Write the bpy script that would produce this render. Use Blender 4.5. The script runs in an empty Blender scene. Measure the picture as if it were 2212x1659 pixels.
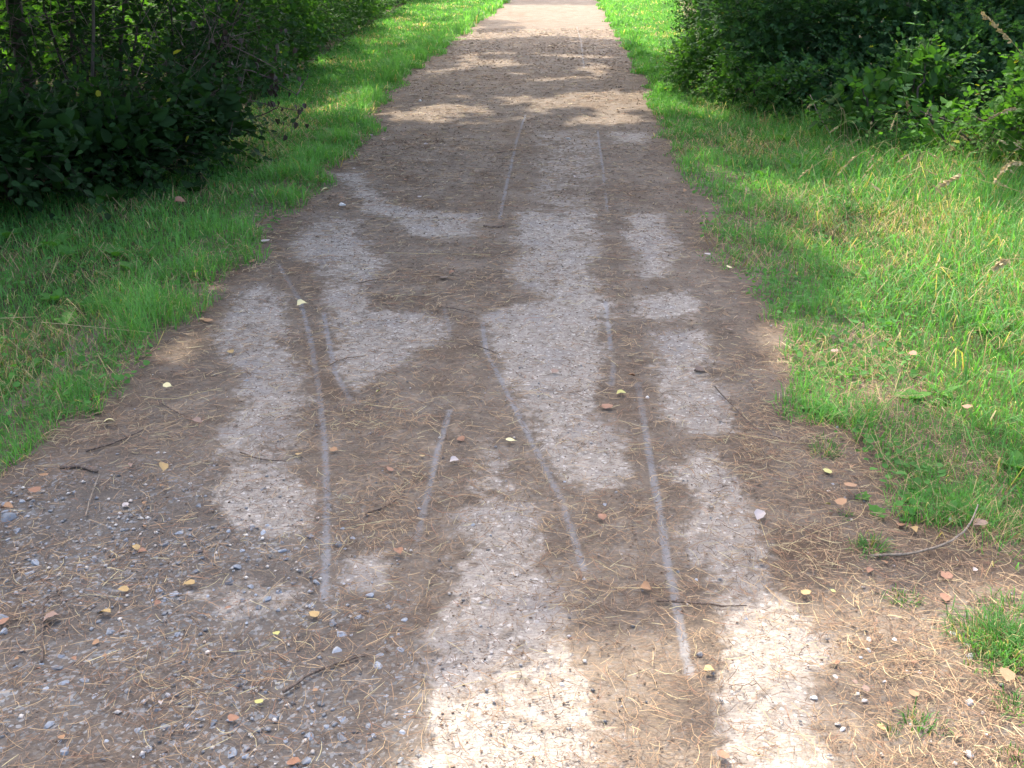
import bpy, bmesh, math, random
import numpy as np
from mathutils import Vector, Matrix
R = math.radians
rng = np.random.default_rng(7)
random.seed(7)
SC = bpy.context.scene
COL = SC.collection

# ------------------------------------------------------------------ camera
CAM_H, PITCH, F = 1.6, R(23.34), 2200.0          # F in units of a 2212-wide picture
cam = bpy.data.cameras.new('camera')
cam.sensor_width = 36; cam.lens = 36*F/2212; cam.clip_start = .05; cam.clip_end = 600
camo = bpy.data.objects.new('camera', cam); COL.objects.link(camo)
camo.location = (0, 0, CAM_H); camo.rotation_euler = (R(90)-PITCH, 0, 0)
SC.camera = camo
# ------------------------------------------------------------------ light
SUN_EL, SUN_AZ = R(58), R(-22)                   # azimuth from +Y towards +X
sd = np.array([math.sin(SUN_AZ)*math.cos(SUN_EL), math.cos(SUN_AZ)*math.cos(SUN_EL), math.sin(SUN_EL)])
world = bpy.data.worlds.new('World'); SC.world = world; world.use_nodes = True
nt = world.node_tree
bg = nt.nodes['Background']; sky = nt.nodes.new('ShaderNodeTexSky')
sky.sky_type = 'NISHITA'; sky.sun_disc = False
sky.dust_density = 6.5; sky.air_density = 1.0; sky.ozone_density = .3; sky.altitude = 0
sky.sun_elevation = SUN_EL; sky.sun_rotation = SUN_AZ
nt.links.new(sky.outputs[0], bg.inputs[0]); bg.inputs[1].default_value = .15
sl = bpy.data.lights.new('sun', 'SUN'); sl.energy = 2.05; sl.angle = R(.55); sl.color = (1, .89, .72)
so = bpy.data.objects.new('sun', sl); COL.objects.link(so)
so.rotation_euler = Vector(sd).to_track_quat('Z', 'Y').to_euler(); so.location = (0, 0, 20)
SC.view_settings.view_transform = 'Standard'; SC.view_settings.look = 'None'
SC.view_settings.exposure = 2.36; SC.view_settings.gamma = 1
SC.view_settings.use_curve_mapping = False
SC.cycles.use_denoising = True
SC.cycles.max_bounces = 6; SC.cycles.diffuse_bounces = 4; SC.cycles.transmission_bounces = 3
SC.cycles.sample_clamp_indirect = 6

# ------------------------------------------------------------------ maths helpers
cp, sp = math.cos(PITCH), math.sin(PITCH)
def W(u, v, z=0.0):
    """point at height z seen at (u, v) of the photograph, 2212 units wide"""
    dx, k = (u-1106)/F, (829.5-v)/F
    dy, dz = cp+sp*k, -sp+cp*k
    t = (z-CAM_H)/dz
    return (dx*t, dy*t, z)
def A(u, v, y):
    dx, k = (u-1106)/F, (829.5-v)/F
    dy, dz = cp+sp*k, -sp+cp*k
    t = y/dy
    return (dx*t, y, CAM_H+dz*t)
def poly(pts): return np.array([W(*p)[:2] for p in pts])
def hsh(ix, iy, s):
    h = (ix.astype(np.int64)*374761393 + iy.astype(np.int64)*668265263 + s*1274126177) & 0xffffffff
    h = ((h ^ (h >> 13))*1274126177) & 0xffffffff
    return ((h ^ (h >> 16)) & 0xffff)/65535.0
def vn(x, y, s=0):
    x = np.asarray(x, float); y = np.asarray(y, float)
    ix, iy = np.floor(x), np.floor(y); fx, fy = x-ix, y-iy
    fx = fx*fx*(3-2*fx); fy = fy*fy*(3-2*fy)
    a, b = hsh(ix, iy, s), hsh(ix+1, iy, s); c, d = hsh(ix, iy+1, s), hsh(ix+1, iy+1, s)
    return (a+(b-a)*fx)*(1-fy)+(c+(d-c)*fx)*fy
def fbm(x, y, s=0, o=3):
    r, a, t = 0, 1, 0
    for i in range(o):
        r = r + a*vn(x*2**i, y*2**i, s+i*17); t += a; a *= .5
    return r/t
def sdf(x, y, P):
    """signed distance to polygon, positive inside"""
    d = np.full(x.shape, 1e9); ins = np.zeros(x.shape, bool); n = len(P)
    for i in range(n):
        ax, ay = P[i]; bx, by = P[(i+1) % n]
        ex, ey = bx-ax, by-ay; wx, wy = x-ax, y-ay
        t = np.clip((wx*ex+wy*ey)/(ex*ex+ey*ey+1e-12), 0, 1)
        d = np.minimum(d, np.hypot(wx-ex*t, wy-ey*t))
        c = ((ay > y) != (by > y)) & (x < ex*(y-ay)/(ey if abs(ey) > 1e-12 else 1e-12)+ax)
        ins ^= c
    return np.where(ins, d, -d)
def dline(x, y, P):
    d = np.full(x.shape, 1e9)
    for i in range(len(P)-1):
        ax, ay = P[i]; bx, by = P[i+1]
        ex, ey = bx-ax, by-ay; wx, wy = x-ax, y-ay
        t = np.clip((wx*ex+wy*ey)/(ex*ex+ey*ey+1e-12), 0, 1)
        d = np.minimum(d, np.hypot(wx-ex*t, wy-ey*t))
    return d
def ss(a, b, x):
    t = np.clip((x-a)/(b-a), 0, 1); return t*t*(3-2*t)
def nrm(a): return a/np.maximum(np.linalg.norm(a, axis=-1, keepdims=True), 1e-9)

# ------------------------------------------------------------------ path edges
EL = [(1100,0),(1040,50),(985,90),(930,130),(880,165),(845,215),(820,250),(795,300),(750,345),(700,385),(655,450),(570,520),(485,600),(400,690),(330,790),(230,890),(110,990),(0,1075),(-250,1250),(-700,1500),(-900,1800)]
ER = [(1290,0),(1297,20),(1330,75),(1360,120),(1400,190),(1410,240),(1440,310),(1480,400),(1505,440),(1515,530),(1580,600),(1640,670),(1690,740),(1735,830),(1760,900),(1840,980),(1900,1050),(1960,1150),(2120,1230),(2300,1270),(2800,1400),(3200,1800)]
pl = poly(EL)[::-1]; pr = poly(ER)[::-1]
def xl(y): return np.where(y > 33, np.interp(33, pl[:,1], pl[:,0])+(y-33)*.05, np.interp(y, pl[:,1], pl[:,0]))
def xr(y): return np.where(y > 33, np.interp(33, pr[:,1], pr[:,0])+(y-33)*.05, np.interp(y, pr[:,1], pr[:,0]))

# ground meant to be sunlit, crown leaves cut away to suit: (polygon, how much of it)
SUNNY = [
 ([(870,1700),(950,1580),(1120,1500),(1210,1455),(1250,1400),(1330,1440),(1400,1400),(1480,1395),(1530,1430),(1620,1340),(1750,1330),(1850,1305),(2400,1290),(2900,2300),(600,2300),(800,1750)], 1),
 ([(825,246),(900,222),(1040,226),(1110,252),(1000,270),(820,272)], 1),
 ([(980,272),(1120,226),(1240,198),(1330,190),(1410,212),(1405,272),(1250,278),(1190,270),(1290,236),(1200,240),(1100,276)], 1),
 ([(1120,170),(1300,162),(1340,172),(1150,182)], 1),
 ([(640,240),(720,206),(830,200),(850,235),(790,262),(680,262)], 1),
 ([(960,90),(1020,80),(1085,12),(1290,12),(1335,72),(1320,84),(1180,76),(1100,82)], 1),
 ([(1292,-40),(1700,-40),(1560,60),(1530,120),(1440,150),(1390,120),(1330,62)], 1),
 ([(1400,188),(1540,175),(1640,205),(1640,270),(1500,275),(1410,245)], .8),
 ([(1720,380),(1840,300),(2300,330),(2300,1000),(2150,900),(1950,800),(1850,650),(1750,520)], .72),
 ([(1900,560),(2100,560),(2300,640),(2300,930),(2050,800),(1880,690)], .95),
 ([(1480,300),(1720,300),(2300,980),(2300,1260),(1950,1050),(1700,800),(1530,520)], .42),
 ([(-60,840),(250,720),(480,560),(530,600),(330,800),(100,1000),(-60,1070)], .52),
 ([(860,190),(1000,95),(1330,85),(1400,180),(1390,200),(1000,235)], .24),
 ([(-60,560),(120,575),(220,620),(270,700),(180,800),(-60,840)], .6),
 ([(940,-30),(1100,-30),(1060,20),(960,75),(850,88),(780,60),(860,0)], .8),
 ([(480,250),(640,252),(640,290),(500,305)], .7),
 ([(560,95),(760,92),(850,130),(680,155)], .8),
 ([(880,-60),(1400,-60),(1400,-20),(900,-20)], .8)]
SHADY = [([(1640,1440),(1800,1470),(1930,1560),(1820,1600),(1700,1550)], .75),
         ([(1340,1480),(1500,1400),(1590,1480),(1560,1659),(1430,1640),(1380,1570)], .38),
         ([(1030,72),(1050,42),(1110,50),(1130,72)], .9),
         ([(950,262),(1130,236),(1130,246),(960,274)], .9)]
SUNNY = [(poly(p), a) for p, a in SUNNY]; SHADY = [(poly(p), a) for p, a in SHADY]
def sunny(x, y):
    j = .10*(fbm(x*2.2, y*2.2, 5)-.5)*np.clip(y/5, .4, 1.6)
    n = fbm(x*1.7+3, y*1.7, 31, 3)
    n = np.clip((n-.5)*2.2+.5, 0, 1)
    s = np.zeros(x.shape, bool)
    for P, a in SUNNY: s |= (sdf(x, y, P)+j+np.interp(y, [5, 8, 16, 20], [.15, .02, .0, .35]) > 0) & ((n < a) | (a >= 1))
    for P, a in SHADY: s &= ~((sdf(x, y, P)+j-.06 > 0) & (n < a))
    s |= (x < -3.2) & (y > 9.3) & (n < .85)
    s |= (x > 4.2) & (y > 11) & (n < .55)
    s |= (x < -2.1) & (y > 10.3) & (n < .42)
    s |= (y < .9)
    return s

# ------------------------------------------------------------------ object helpers
def tag(o, label=None, cat=None, group=None, kind=None):
    if label: o['label'] = label
    if cat: o['category'] = cat
    if group: o['group'] = group
    if kind: o['kind'] = kind
    return o
def empty(name, loc=(0,0,0), rz=0):
    o = bpy.data.objects.new(name, None); COL.objects.link(o)
    o.location = loc; o.rotation_euler = (0, 0, rz); o.empty_display_size = .1
    return o
def obj(name, me, parent=None, loc=None, rot=None, sc=None):
    o = bpy.data.objects.new(name, me); COL.objects.link(o)
    if parent: o.parent = parent
    if loc is not None: o.location = loc
    if rot is not None: o.rotation_euler = rot
    if sc is not None: o.scale = (sc,)*3 if np.isscalar(sc) else sc
    return o
def npmesh(name, V, Fc, mat, col=None, smooth=False, attrs=None):
    V = np.asarray(V, np.float32).reshape(-1, 3); Fc = np.asarray(Fc, np.int32); n, k = Fc.shape
    me = bpy.data.meshes.new(name)
    me.vertices.add(len(V)); me.vertices.foreach_set('co', V.ravel())
    me.loops.add(n*k); me.loops.foreach_set('vertex_index', Fc.ravel())
    me.polygons.add(n); me.polygons.foreach_set('loop_start', np.arange(0, n*k, k, dtype=np.int32))
    if smooth: me.polygons.foreach_set('use_smooth', np.ones(n, bool))
    me.update(calc_edges=True)
    if col is not None:
        a = me.attributes.new('Col', 'FLOAT_COLOR', 'POINT')
        c = np.ones((len(V), 4), np.float32); c[:, :3] = col
        a.data.foreach_set('color', c.ravel())
    for nm, d in (attrs or {}).items():
        a = me.attributes.new(nm, 'FLOAT', 'POINT'); a.data.foreach_set('value', np.asarray(d, np.float32).ravel())
    me.materials.append(mat)
    return me
class Acc:
    """gathers triangles with a colour for each point"""
    def __init__(s): s.V, s.F, s.C, s.n = [], [], [], 0
    def add(s, V, Fc, C):
        V = np.asarray(V, float).reshape(-1, 3)
        s.V.append(V); s.F.append(np.asarray(Fc)+s.n); s.C.append(np.broadcast_to(C, V.shape)); s.n += len(V)
    def mesh(s, name, mat, smooth=False):
        return npmesh(name, np.concatenate(s.V), np.concatenate(s.F), mat, np.concatenate(s.C), smooth)
def tube(pts, r0, r1, n=5):
    pts = np.asarray(pts, float); m = len(pts)
    t = nrm(np.gradient(pts, axis=0)); ref = np.array([.3, .2, 1.]) if abs(t[0, 2]) < .9 else np.array([1., 0, 0])
    a = nrm(np.cross(t, ref)); b = np.cross(t, a)
    r = np.linspace(r0, r1, m)[:, None, None]; th = np.linspace(0, 2*math.pi, n, endpoint=False)[None, :, None]
    V = (pts[:, None]+r*(np.cos(th)*a[:, None]+np.sin(th)*b[:, None])).reshape(-1, 3)
    Fc = []
    for i in range(m-1):
        for j in range(n):
            p, q = i*n+j, i*n+(j+1) % n
            Fc += [(p, q, q+n), (p, q+n, p+n)]
    for j in range(1, n-1): Fc += [(0, j+1, j), ((m-1)*n, (m-1)*n+j, (m-1)*n+j+1)]
    return V, np.array(Fc)
def smoothline(pts, k=4, wob=0.0):
    pts = np.asarray(pts, float); out = []
    P = np.vstack([2*pts[0]-pts[1], pts, 2*pts[-1]-pts[-2]])
    for i in range(1, len(P)-2):
        for t in np.linspace(0, 1, k, endpoint=False):
            out.append(.5*((2*P[i])+(-P[i-1]+P[i+1])*t+(2*P[i-1]-5*P[i]+4*P[i+1]-P[i+2])*t*t+(-P[i-1]+3*P[i]-3*P[i+1]+P[i+2])*t**3))
    out.append(pts[-1]); out = np.array(out)
    if wob: out += rng.normal(0, wob, out.shape)
    return out

# ------------------------------------------------------------------ materials
def newmat(name):
    m = bpy.data.materials.new(name); m.use_nodes = True
    return m, m.node_tree, m.node_tree.nodes['Principled BSDF']
def N(t, typ, **kw):
    n = t.nodes.new(typ)
    for k, v in kw.items():
        if k.startswith('i_'): n.inputs[k[2:].replace('_', ' ')].default_value = v
        else: setattr(n, k, v)
    return n
def noise(t, scale, detail=3, rough=.55, vec=None):
    n = N(t, 'ShaderNodeTexNoise'); n.inputs['Scale'].default_value = scale
    n.inputs['Detail'].default_value = detail; n.inputs['Roughness'].default_value = rough
    if vec: t.links.new(vec, n.inputs['Vector'])
    return n
def rgbmix(t, a, b, fac, mode='MIX'):
    n = t.nodes.new('ShaderNodeMix'); n.data_type = 'RGBA'; n.blend_type = mode
    for s, v in ((n.inputs[6], a), (n.inputs[7], b), (n.inputs[0], fac)):
        if hasattr(v, 'is_output'): t.links.new(v, s)
        elif isinstance(v, (int, float)): s.default_value = v
        else: s.default_value = (*v, 1)
    return n.outputs[2]
def mth(t, op, a, b=None, c=None, clamp=False):
    n = t.nodes.new('ShaderNodeMath'); n.operation = op; n.use_clamp = clamp
    for s, v in zip(n.inputs, (a, b, c)):
        if v is None: continue
        if hasattr(v, 'is_output'): t.links.new(v, s)
        else: s.default_value = v
    return n.outputs[0]
def step(t, v, a, b):
    n = N(t, 'ShaderNodeMapRange'); n.interpolation_type = 'SMOOTHSTEP'
    n.inputs[1].default_value = a; n.inputs[2].default_value = b; t.links.new(v, n.inputs[0])
    return n.outputs[0]
def bump(t, h, bsdf, strength=.5, dist=.003):
    b = N(t, 'ShaderNodeBump'); b.inputs['Strength'].default_value = strength; b.inputs['Distance'].default_value = dist
    t.links.new(h, b.inputs['Height']); t.links.new(b.outputs[0], bsdf.inputs['Normal'])
def leafmat(name, trans=.35, rough=.5, gain=1.0, tcol=(1.0, 1.15, .35), spec=.22):
    m, t, b = newmat(name)
    a = N(t, 'ShaderNodeAttribute', attribute_name='Col')
    g = N(t, 'ShaderNodeNewGeometry'); nz = noise(t, 60, 2)
    c = rgbmix(t, a.outputs['Color'], (.5, .5, .5), nz.outputs[0], 'MULTIPLY')
    c = rgbmix(t, a.outputs['Color'], c, .35)
    t.links.new(c, b.inputs['Base Color']); b.inputs['Roughness'].default_value = rough
    b.inputs['Specular IOR Level'].default_value = spec
    tr = N(t, 'ShaderNodeBsdfTranslucent'); tc = rgbmix(t, a.outputs['Color'], tuple(x*1.0 for x in tcol), 1, 'MULTIPLY')
    tc2 = t.nodes.new('ShaderNodeVectorMath'); tc2.operation = 'SCALE'; tc2.inputs[3].default_value = 1.5*gain
    t.links.new(tc, tc2.inputs[0]); t.links.new(tc2.outputs[0], tr.inputs[0])
    mx = N(t, 'ShaderNodeMixShader'); mx.inputs[0].default_value = trans
    t.links.new(b.outputs[0], mx.inputs[1]); t.links.new(tr.outputs[0], mx.inputs[2])
    t.links.new(mx.outputs[0], t.nodes['Material Output'].inputs[0])
    return m
M_leaf = leafmat('shrub_leaf', .40, .62, spec=.12)
M_grass = leafmat('grass_blade', .42, .5, tcol=(1.0, 1.1, .45))
M_dry = leafmat('dry_plant', .15, .8, 1, (1, .9, .6), .1)
def barkmat(name, c1, c2, sc=30):
    m, t, b = newmat(name); nz = noise(t, sc, 4, .65)
    w = N(t, 'ShaderNodeTexCoord'); mp = N(t, 'ShaderNodeMapping'); mp.inputs['Scale'].default_value = (1, 1, .25)
    t.links.new(w.outputs['Object'], mp.inputs[0]); t.links.new(mp.outputs[0], nz.inputs['Vector'])
    t.links.new(rgbmix(t, c1, c2, step(t, nz.outputs[0], .35, .65)), b.inputs['Base Color'])
    b.inputs['Roughness'].default_value = .85; bump(t, nz.outputs[0], b, .8, .01)
    return m
M_bark = barkmat('bark', (.025, .02, .015), (.062, .05, .038))
M_twig = barkmat('dead_twig', (.05, .035, .028), (.15, .11, .085), 120)
M_twig_pale = barkmat('pale_twig', (.15, .12, .09), (.27, .22, .17), 120)
def stonemat(name, c1, c2):
    m, t, b = newmat(name); nz = noise(t, 90, 4, .6); oi = N(t, 'ShaderNodeObjectInfo')
    c = rgbmix(t, c1, c2, step(t, nz.outputs[0], .35, .7))
    hs = N(t, 'ShaderNodeHueSaturation'); t.links.new(c, hs.inputs['Color'])
    t.links.new(mth(t, 'MULTIPLY_ADD', oi.outputs['Random'], .8, .62), hs.inputs['Value'])
    t.links.new(hs.outputs[0], b.inputs['Base Color']); b.inputs['Roughness'].default_value = .7
    bump(t, nz.outputs[0], b, .3, .002)
    return m
M_stone = stonemat('blue_grey_stone', (.15, .172, .20), (.28, .305, .345))
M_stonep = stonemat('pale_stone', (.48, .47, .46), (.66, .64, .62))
def attrcol(name, rough=.85):
    m, t, b = newmat(name); a = N(t, 'ShaderNodeAttribute', attribute_name='Col')
    t.links.new(a.outputs['Color'], b.inputs['Base Color']); b.inputs['Roughness'].default_value = rough
    b.inputs['Specular IOR Level'].default_value = .25
    return m
M_needle = attrcol('pine_needle', .6)
M_grit = attrcol('loose_grit', .75)
def deadleafmat(name, c1, c2):
    m, t, b = newmat(name); nz = noise(t, 70, 4, .6)
    co = N(t, 'ShaderNodeTexCoord'); t.links.new(co.outputs['Object'], nz.inputs['Vector'])
    t.links.new(rgbmix(t, c1, c2, step(t, nz.outputs[0], .4, .68)), b.inputs['Base Color'])
    b.inputs['Roughness'].default_value = .6; bump(t, nz.outputs[0], b, .3, .002)
    return m
DL = {'withered': deadleafmat('withered_leaf', (.05, .032, .022), (.025, .016, .012)),
      'yellow': deadleafmat('yellow_dead_leaf', (.35, .245, .10), (.25, .16, .07)),
      'lemon': deadleafmat('lemon_leaf', (.40, .39, .13), (.30, .27, .09)),
      'cream': deadleafmat('cream_leaf', (.60, .54, .30), (.45, .38, .18)),
      'orange': deadleafmat('orange_dead_leaf', (.29, .165, .085), (.19, .10, .05)),
      'brown': deadleafmat('brown_dead_leaf', (.26, .13, .075), (.15, .075, .05)),
      'pink': deadleafmat('pinkish_dead_leaf', (.24, .16, .125), (.16, .10, .075)),
      'grey': deadleafmat('grey_dead_leaf', (.38, .34, .33), (.26, .22, .21)),
      'dark': deadleafmat('dark_dead_leaf', (.09, .055, .04), (.05, .03, .025))}

# path surface
def pathmat():
    m, t, b = newmat('path_surface'); L = t.links
    tc = N(t, 'ShaderNodeTexCoord'); P = tc.outputs['Object']
    at = lambda n: N(t, 'ShaderNodeAttribute', attribute_name=n).outputs['Fac']
    pale, trk, grv, lit = at('pale'), at('track'), at('gravel'), at('litter')
    n1 = noise(t, 3.5, 5, .6, P); n2 = noise(t, 28, 4, .65, P); n0 = noise(t, 9, 6, .75, P); n3 = noise(t, 160, 3, .7, P)
    # short fibres of trodden litter lying in all directions
    fib = None
    for ang, s in ((.25, 1), (-.5, 2), (1.2, 3), (2.3, 4)):
        mp = N(t, 'ShaderNodeMapping'); mp.inputs['Rotation'].default_value = (0, 0, ang)
        mp.inputs['Location'].default_value = (s*3.1, s*1.7, 0); mp.inputs['Scale'].default_value = (30, 420, 1)
        L.new(P, mp.inputs[0]); nn = noise(t, 1, 2, .5, mp.outputs[0])
        f = step(t, nn.outputs[0], .60, .70)
        fib = f if fib is None else mth(t, 'MAXIMUM', fib, f)
    brown = rgbmix(t, (.108, .088, .070), (.162, .135, .110), step(t, n1.outputs[0], .35, .68))
    brown = rgbmix(t, brown, (.070, .052, .040), mth(t, 'MULTIPLY', step(t, n0.outputs[0], .5, .66), .5))
    brown = rgbmix(t, brown, (.26, .205, .155), mth(t, 'MULTIPLY', step(t, n0.outputs[0], .46, .34), .45))
    brown = rgbmix(t, brown, (.085, .058, .046), mth(t, 'MULTIPLY', step(t, n2.outputs[0], .52, .72), .75))
    brown = rgbmix(t, brown, (.30, .215, .14), mth(t, 'MULTIPLY', fib, .6))
    grit = N(t, 'ShaderNodeTexVoronoi'); grit.inputs['Scale'].default_value = 110; L.new(P, grit.inputs['Vector'])
    gcol = N(t, 'ShaderNodeSeparateColor'); L.new(grit.outputs['Color'], gcol.inputs[0])
    gpatch = mth(t, 'MULTIPLY', step(t, gcol.outputs[0], .72, .80), step(t, n1.outputs['Fac'], .3, .6))
    gfac = mth(t, 'MULTIPLY', gpatch, mth(t, 'MULTIPLY_ADD', grv, .75, .25))
    gray = rgbmix(t, (.11, .115, .12), (.26, .265, .27), gcol.outputs[1])
    soil = rgbmix(t, brown, (.088, .083, .080), mth(t, 'MULTIPLY', grv, .6))
    soil = rgbmix(t, soil, gray, gfac)
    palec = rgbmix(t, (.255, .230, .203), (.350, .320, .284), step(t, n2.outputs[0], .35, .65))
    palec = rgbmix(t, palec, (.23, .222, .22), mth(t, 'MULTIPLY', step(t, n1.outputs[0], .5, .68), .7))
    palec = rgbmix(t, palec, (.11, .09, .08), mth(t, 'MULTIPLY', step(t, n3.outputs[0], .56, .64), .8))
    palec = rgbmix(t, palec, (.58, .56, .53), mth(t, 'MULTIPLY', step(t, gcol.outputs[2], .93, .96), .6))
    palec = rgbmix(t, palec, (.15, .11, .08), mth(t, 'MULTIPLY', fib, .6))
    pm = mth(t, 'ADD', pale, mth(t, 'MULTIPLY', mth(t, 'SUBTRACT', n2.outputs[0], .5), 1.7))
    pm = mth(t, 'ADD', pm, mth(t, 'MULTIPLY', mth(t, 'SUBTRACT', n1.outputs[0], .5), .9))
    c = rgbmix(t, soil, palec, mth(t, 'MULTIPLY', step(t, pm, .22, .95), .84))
    trc = rgbmix(t, (.165, .172, .188), (.23, .238, .256), step(t, n3.outputs[0], .3, .7))
    tm = mth(t, 'ADD', trk, mth(t, 'MULTIPLY', mth(t, 'SUBTRACT', n2.outputs[0], .5), .7))
    c = rgbmix(t, c, trc, mth(t, 'MULTIPLY', step(t, tm, .3, .95), .6))
    c = rgbmix(t, c, (.105, .072, .048), mth(t, 'MULTIPLY', lit, .6))
    L.new(c, b.inputs['Base Color']); b.inputs['Roughness'].default_value = .93
    b.inputs['Specular IOR Level'].default_value = .2
    h = mth(t, 'ADD', n2.outputs[0], mth(t, 'MULTIPLY', n3.outputs[0], .5))
    h = mth(t, 'ADD', h, mth(t, 'MULTIPLY', fib, .35)); h = mth(t, 'ADD', h, mth(t, 'MULTIPLY', grit.outputs['Distance'], -.5))
    h = mth(t, 'MULTIPLY', h, mth(t, 'SUBTRACT', 1, mth(t, 'MULTIPLY', trk, .7)))
    bump(t, h, b, .6, .006)
    return m
def groundmat():
    m, t, b = newmat('verge_soil'); tc = N(t, 'ShaderNodeTexCoord'); P = tc.outputs['Object']
    n1 = noise(t, 2, 5, .6, P); n2 = noise(t, 40, 4, .7, P)
    c = rgbmix(t, (.045, .05, .022), (.11, .09, .05), step(t, n1.outputs[0], .4, .65))
    c = rgbmix(t, c, (.16, .13, .075), mth(t, 'MULTIPLY', step(t, n2.outputs[0], .5, .7), .6))
    t.links.new(c, b.inputs['Base Color']); b.inputs['Roughness'].default_value = .95
    b.inputs['Specular IOR Level'].default_value = .1; bump(t, n2.outputs[0], b, .8, .02)
    return m

# ------------------------------------------------------------------ ground and path
yy = np.concatenate([np.arange(-12, 0, 1), np.geomspace(1, 260, 60)])
xx = np.concatenate([-np.geomspace(200, .5, 30), np.geomspace(.5, 200, 30)])
X, Y = np.meshgrid(xx, yy); Z = np.zeros_like(X)
def ground_z(x, y):
    off = np.maximum(xl(y)-x, x-xr(y))
    return np.clip(off, 0, 3)*.02
nx, ny = len(xx), len(yy)
I = (np.arange(ny-1)[:, None]*nx+np.arange(nx-1)).ravel()
g = obj('ground', npmesh('ground', np.stack([X, Y, Z], -1), np.stack([I, I+1, I+1+nx, I+nx], 1), groundmat()))
tag(g, kind='structure')

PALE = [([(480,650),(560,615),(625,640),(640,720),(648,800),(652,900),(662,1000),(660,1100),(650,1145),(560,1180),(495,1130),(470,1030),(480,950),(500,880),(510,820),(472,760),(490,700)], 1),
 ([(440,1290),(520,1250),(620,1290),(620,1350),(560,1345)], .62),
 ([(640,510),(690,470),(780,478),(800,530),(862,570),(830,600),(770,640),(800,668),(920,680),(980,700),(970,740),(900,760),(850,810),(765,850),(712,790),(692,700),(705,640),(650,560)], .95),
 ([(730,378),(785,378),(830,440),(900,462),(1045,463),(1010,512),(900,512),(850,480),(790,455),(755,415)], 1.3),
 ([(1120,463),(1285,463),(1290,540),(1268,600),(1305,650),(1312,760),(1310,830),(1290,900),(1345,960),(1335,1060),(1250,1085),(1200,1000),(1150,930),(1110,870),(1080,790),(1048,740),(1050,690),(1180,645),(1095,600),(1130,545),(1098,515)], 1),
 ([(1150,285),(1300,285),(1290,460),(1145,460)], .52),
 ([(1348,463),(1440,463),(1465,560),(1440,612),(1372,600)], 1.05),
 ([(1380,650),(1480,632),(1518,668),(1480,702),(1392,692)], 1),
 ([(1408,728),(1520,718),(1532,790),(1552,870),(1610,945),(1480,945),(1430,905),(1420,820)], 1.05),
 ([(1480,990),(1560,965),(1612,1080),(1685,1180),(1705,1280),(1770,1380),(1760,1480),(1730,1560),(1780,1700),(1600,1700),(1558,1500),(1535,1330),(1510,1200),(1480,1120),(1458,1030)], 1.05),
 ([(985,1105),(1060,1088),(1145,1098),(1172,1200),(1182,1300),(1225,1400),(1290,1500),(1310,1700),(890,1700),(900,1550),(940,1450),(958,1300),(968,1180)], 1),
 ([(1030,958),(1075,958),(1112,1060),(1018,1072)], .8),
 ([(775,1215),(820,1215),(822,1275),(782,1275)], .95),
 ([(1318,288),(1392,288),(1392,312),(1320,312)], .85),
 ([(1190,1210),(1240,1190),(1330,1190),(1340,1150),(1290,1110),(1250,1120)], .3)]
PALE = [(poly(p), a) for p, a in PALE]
TRACK = [([(600,570),(650,655),(672,740),(690,850),(702,960),(706,1060),(706,1180),(700,1300)], .90),
 ([(700,680),(712,750),(725,810),(757,868)], .9),
 ([(1042,700),(1050,760),(1085,830),(1120,900),(1165,990),(1215,1090),(1250,1200),(1275,1280),(1292,1325)], .85),
 ([(972,890),(945,980),(925,1070),(902,1170)], .85),
 ([(1308,655),(1318,740),(1325,800),(1320,838)], .85),
 ([(1378,830),(1395,940),(1410,1030),(1425,1110),(1440,1210),(1460,1310),(1478,1400),(1488,1460)], 1.0),
 ([(1135,250),(1115,310),(1095,400),(1078,480)], .95),
 ([(1291,285),(1300,350),(1308,420),(1313,470)], .8),
 ([(1246,58),(1255,90),(1262,148)], .9),
 ([(960,670),(975,730)], .7)]
TRACK = [(np.array([W(*p)[:2] for p in l]), a) for l, a in TRACK]
GRAV = poly([(-900,1100),(0,1000),(300,1020),(450,1080),(620,1150),(760,1300),(820,1400),(900,1480),(880,1800),(-900,1800)])
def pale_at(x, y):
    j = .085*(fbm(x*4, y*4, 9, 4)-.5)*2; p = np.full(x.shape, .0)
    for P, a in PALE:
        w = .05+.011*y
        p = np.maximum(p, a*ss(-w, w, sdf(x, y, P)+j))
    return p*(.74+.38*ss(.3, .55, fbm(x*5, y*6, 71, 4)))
def track_at(x, y):
    p = np.zeros(x.shape)
    for P, a in TRACK:
        p = np.maximum(p, a*(1-ss(.006, .021, dline(x, y, P))))
    return p*ss(.14, .46, fbm(x*5, y*4.3, 77, 4)+.06)
def grav_at(x, y):
    return ss(-.35, .25, sdf(x, y, GRAV))
ys = [.6]
while ys[-1] < 70: ys.append(ys[-1]+max(.011, .0021*ys[-1]**1.75/1.6))
ys = np.array(ys); nt_ = 330; ts = np.linspace(0, 1, nt_)
XL = xl(ys)-.42+.05*(fbm(ys*4, ys*0, 3)-.5); XR = xr(ys)+.42+.05*(fbm(ys*4, ys*0, 4)-.5)
PX = XL[:, None]+(XR-XL)[:, None]*ts; PY = np.broadcast_to(ys[:, None], PX.shape)
pa, tr_, gr_ = pale_at(PX, PY), track_at(PX, PY), grav_at(PX, PY)
litter = ss(.55, .75, fbm(PX*2.3, PY*1.6, 40, 4))*(1-pa)
litter = np.maximum(litter, 1-ss(.35, .65, np.minimum(PX-XL[:, None], XR[:, None]-PX)+.3*(fbm(PX*3, PY*3, 44)-.5)))
edge = np.minimum(PX-XL[:, None], XR[:, None]-PX)
PZ = .004+.012*(fbm(PX*3, PY*3, 12, 3)-.5)*ss(0, .3, edge)+.003*(fbm(PX*30, PY*30, 13, 2)-.5)-.005*tr_+.006
PZ = np.maximum(PZ, .004)
n_y = len(ys); I = (np.arange(n_y-1)[:, None]*nt_+np.arange(nt_-1)).ravel()
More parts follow.
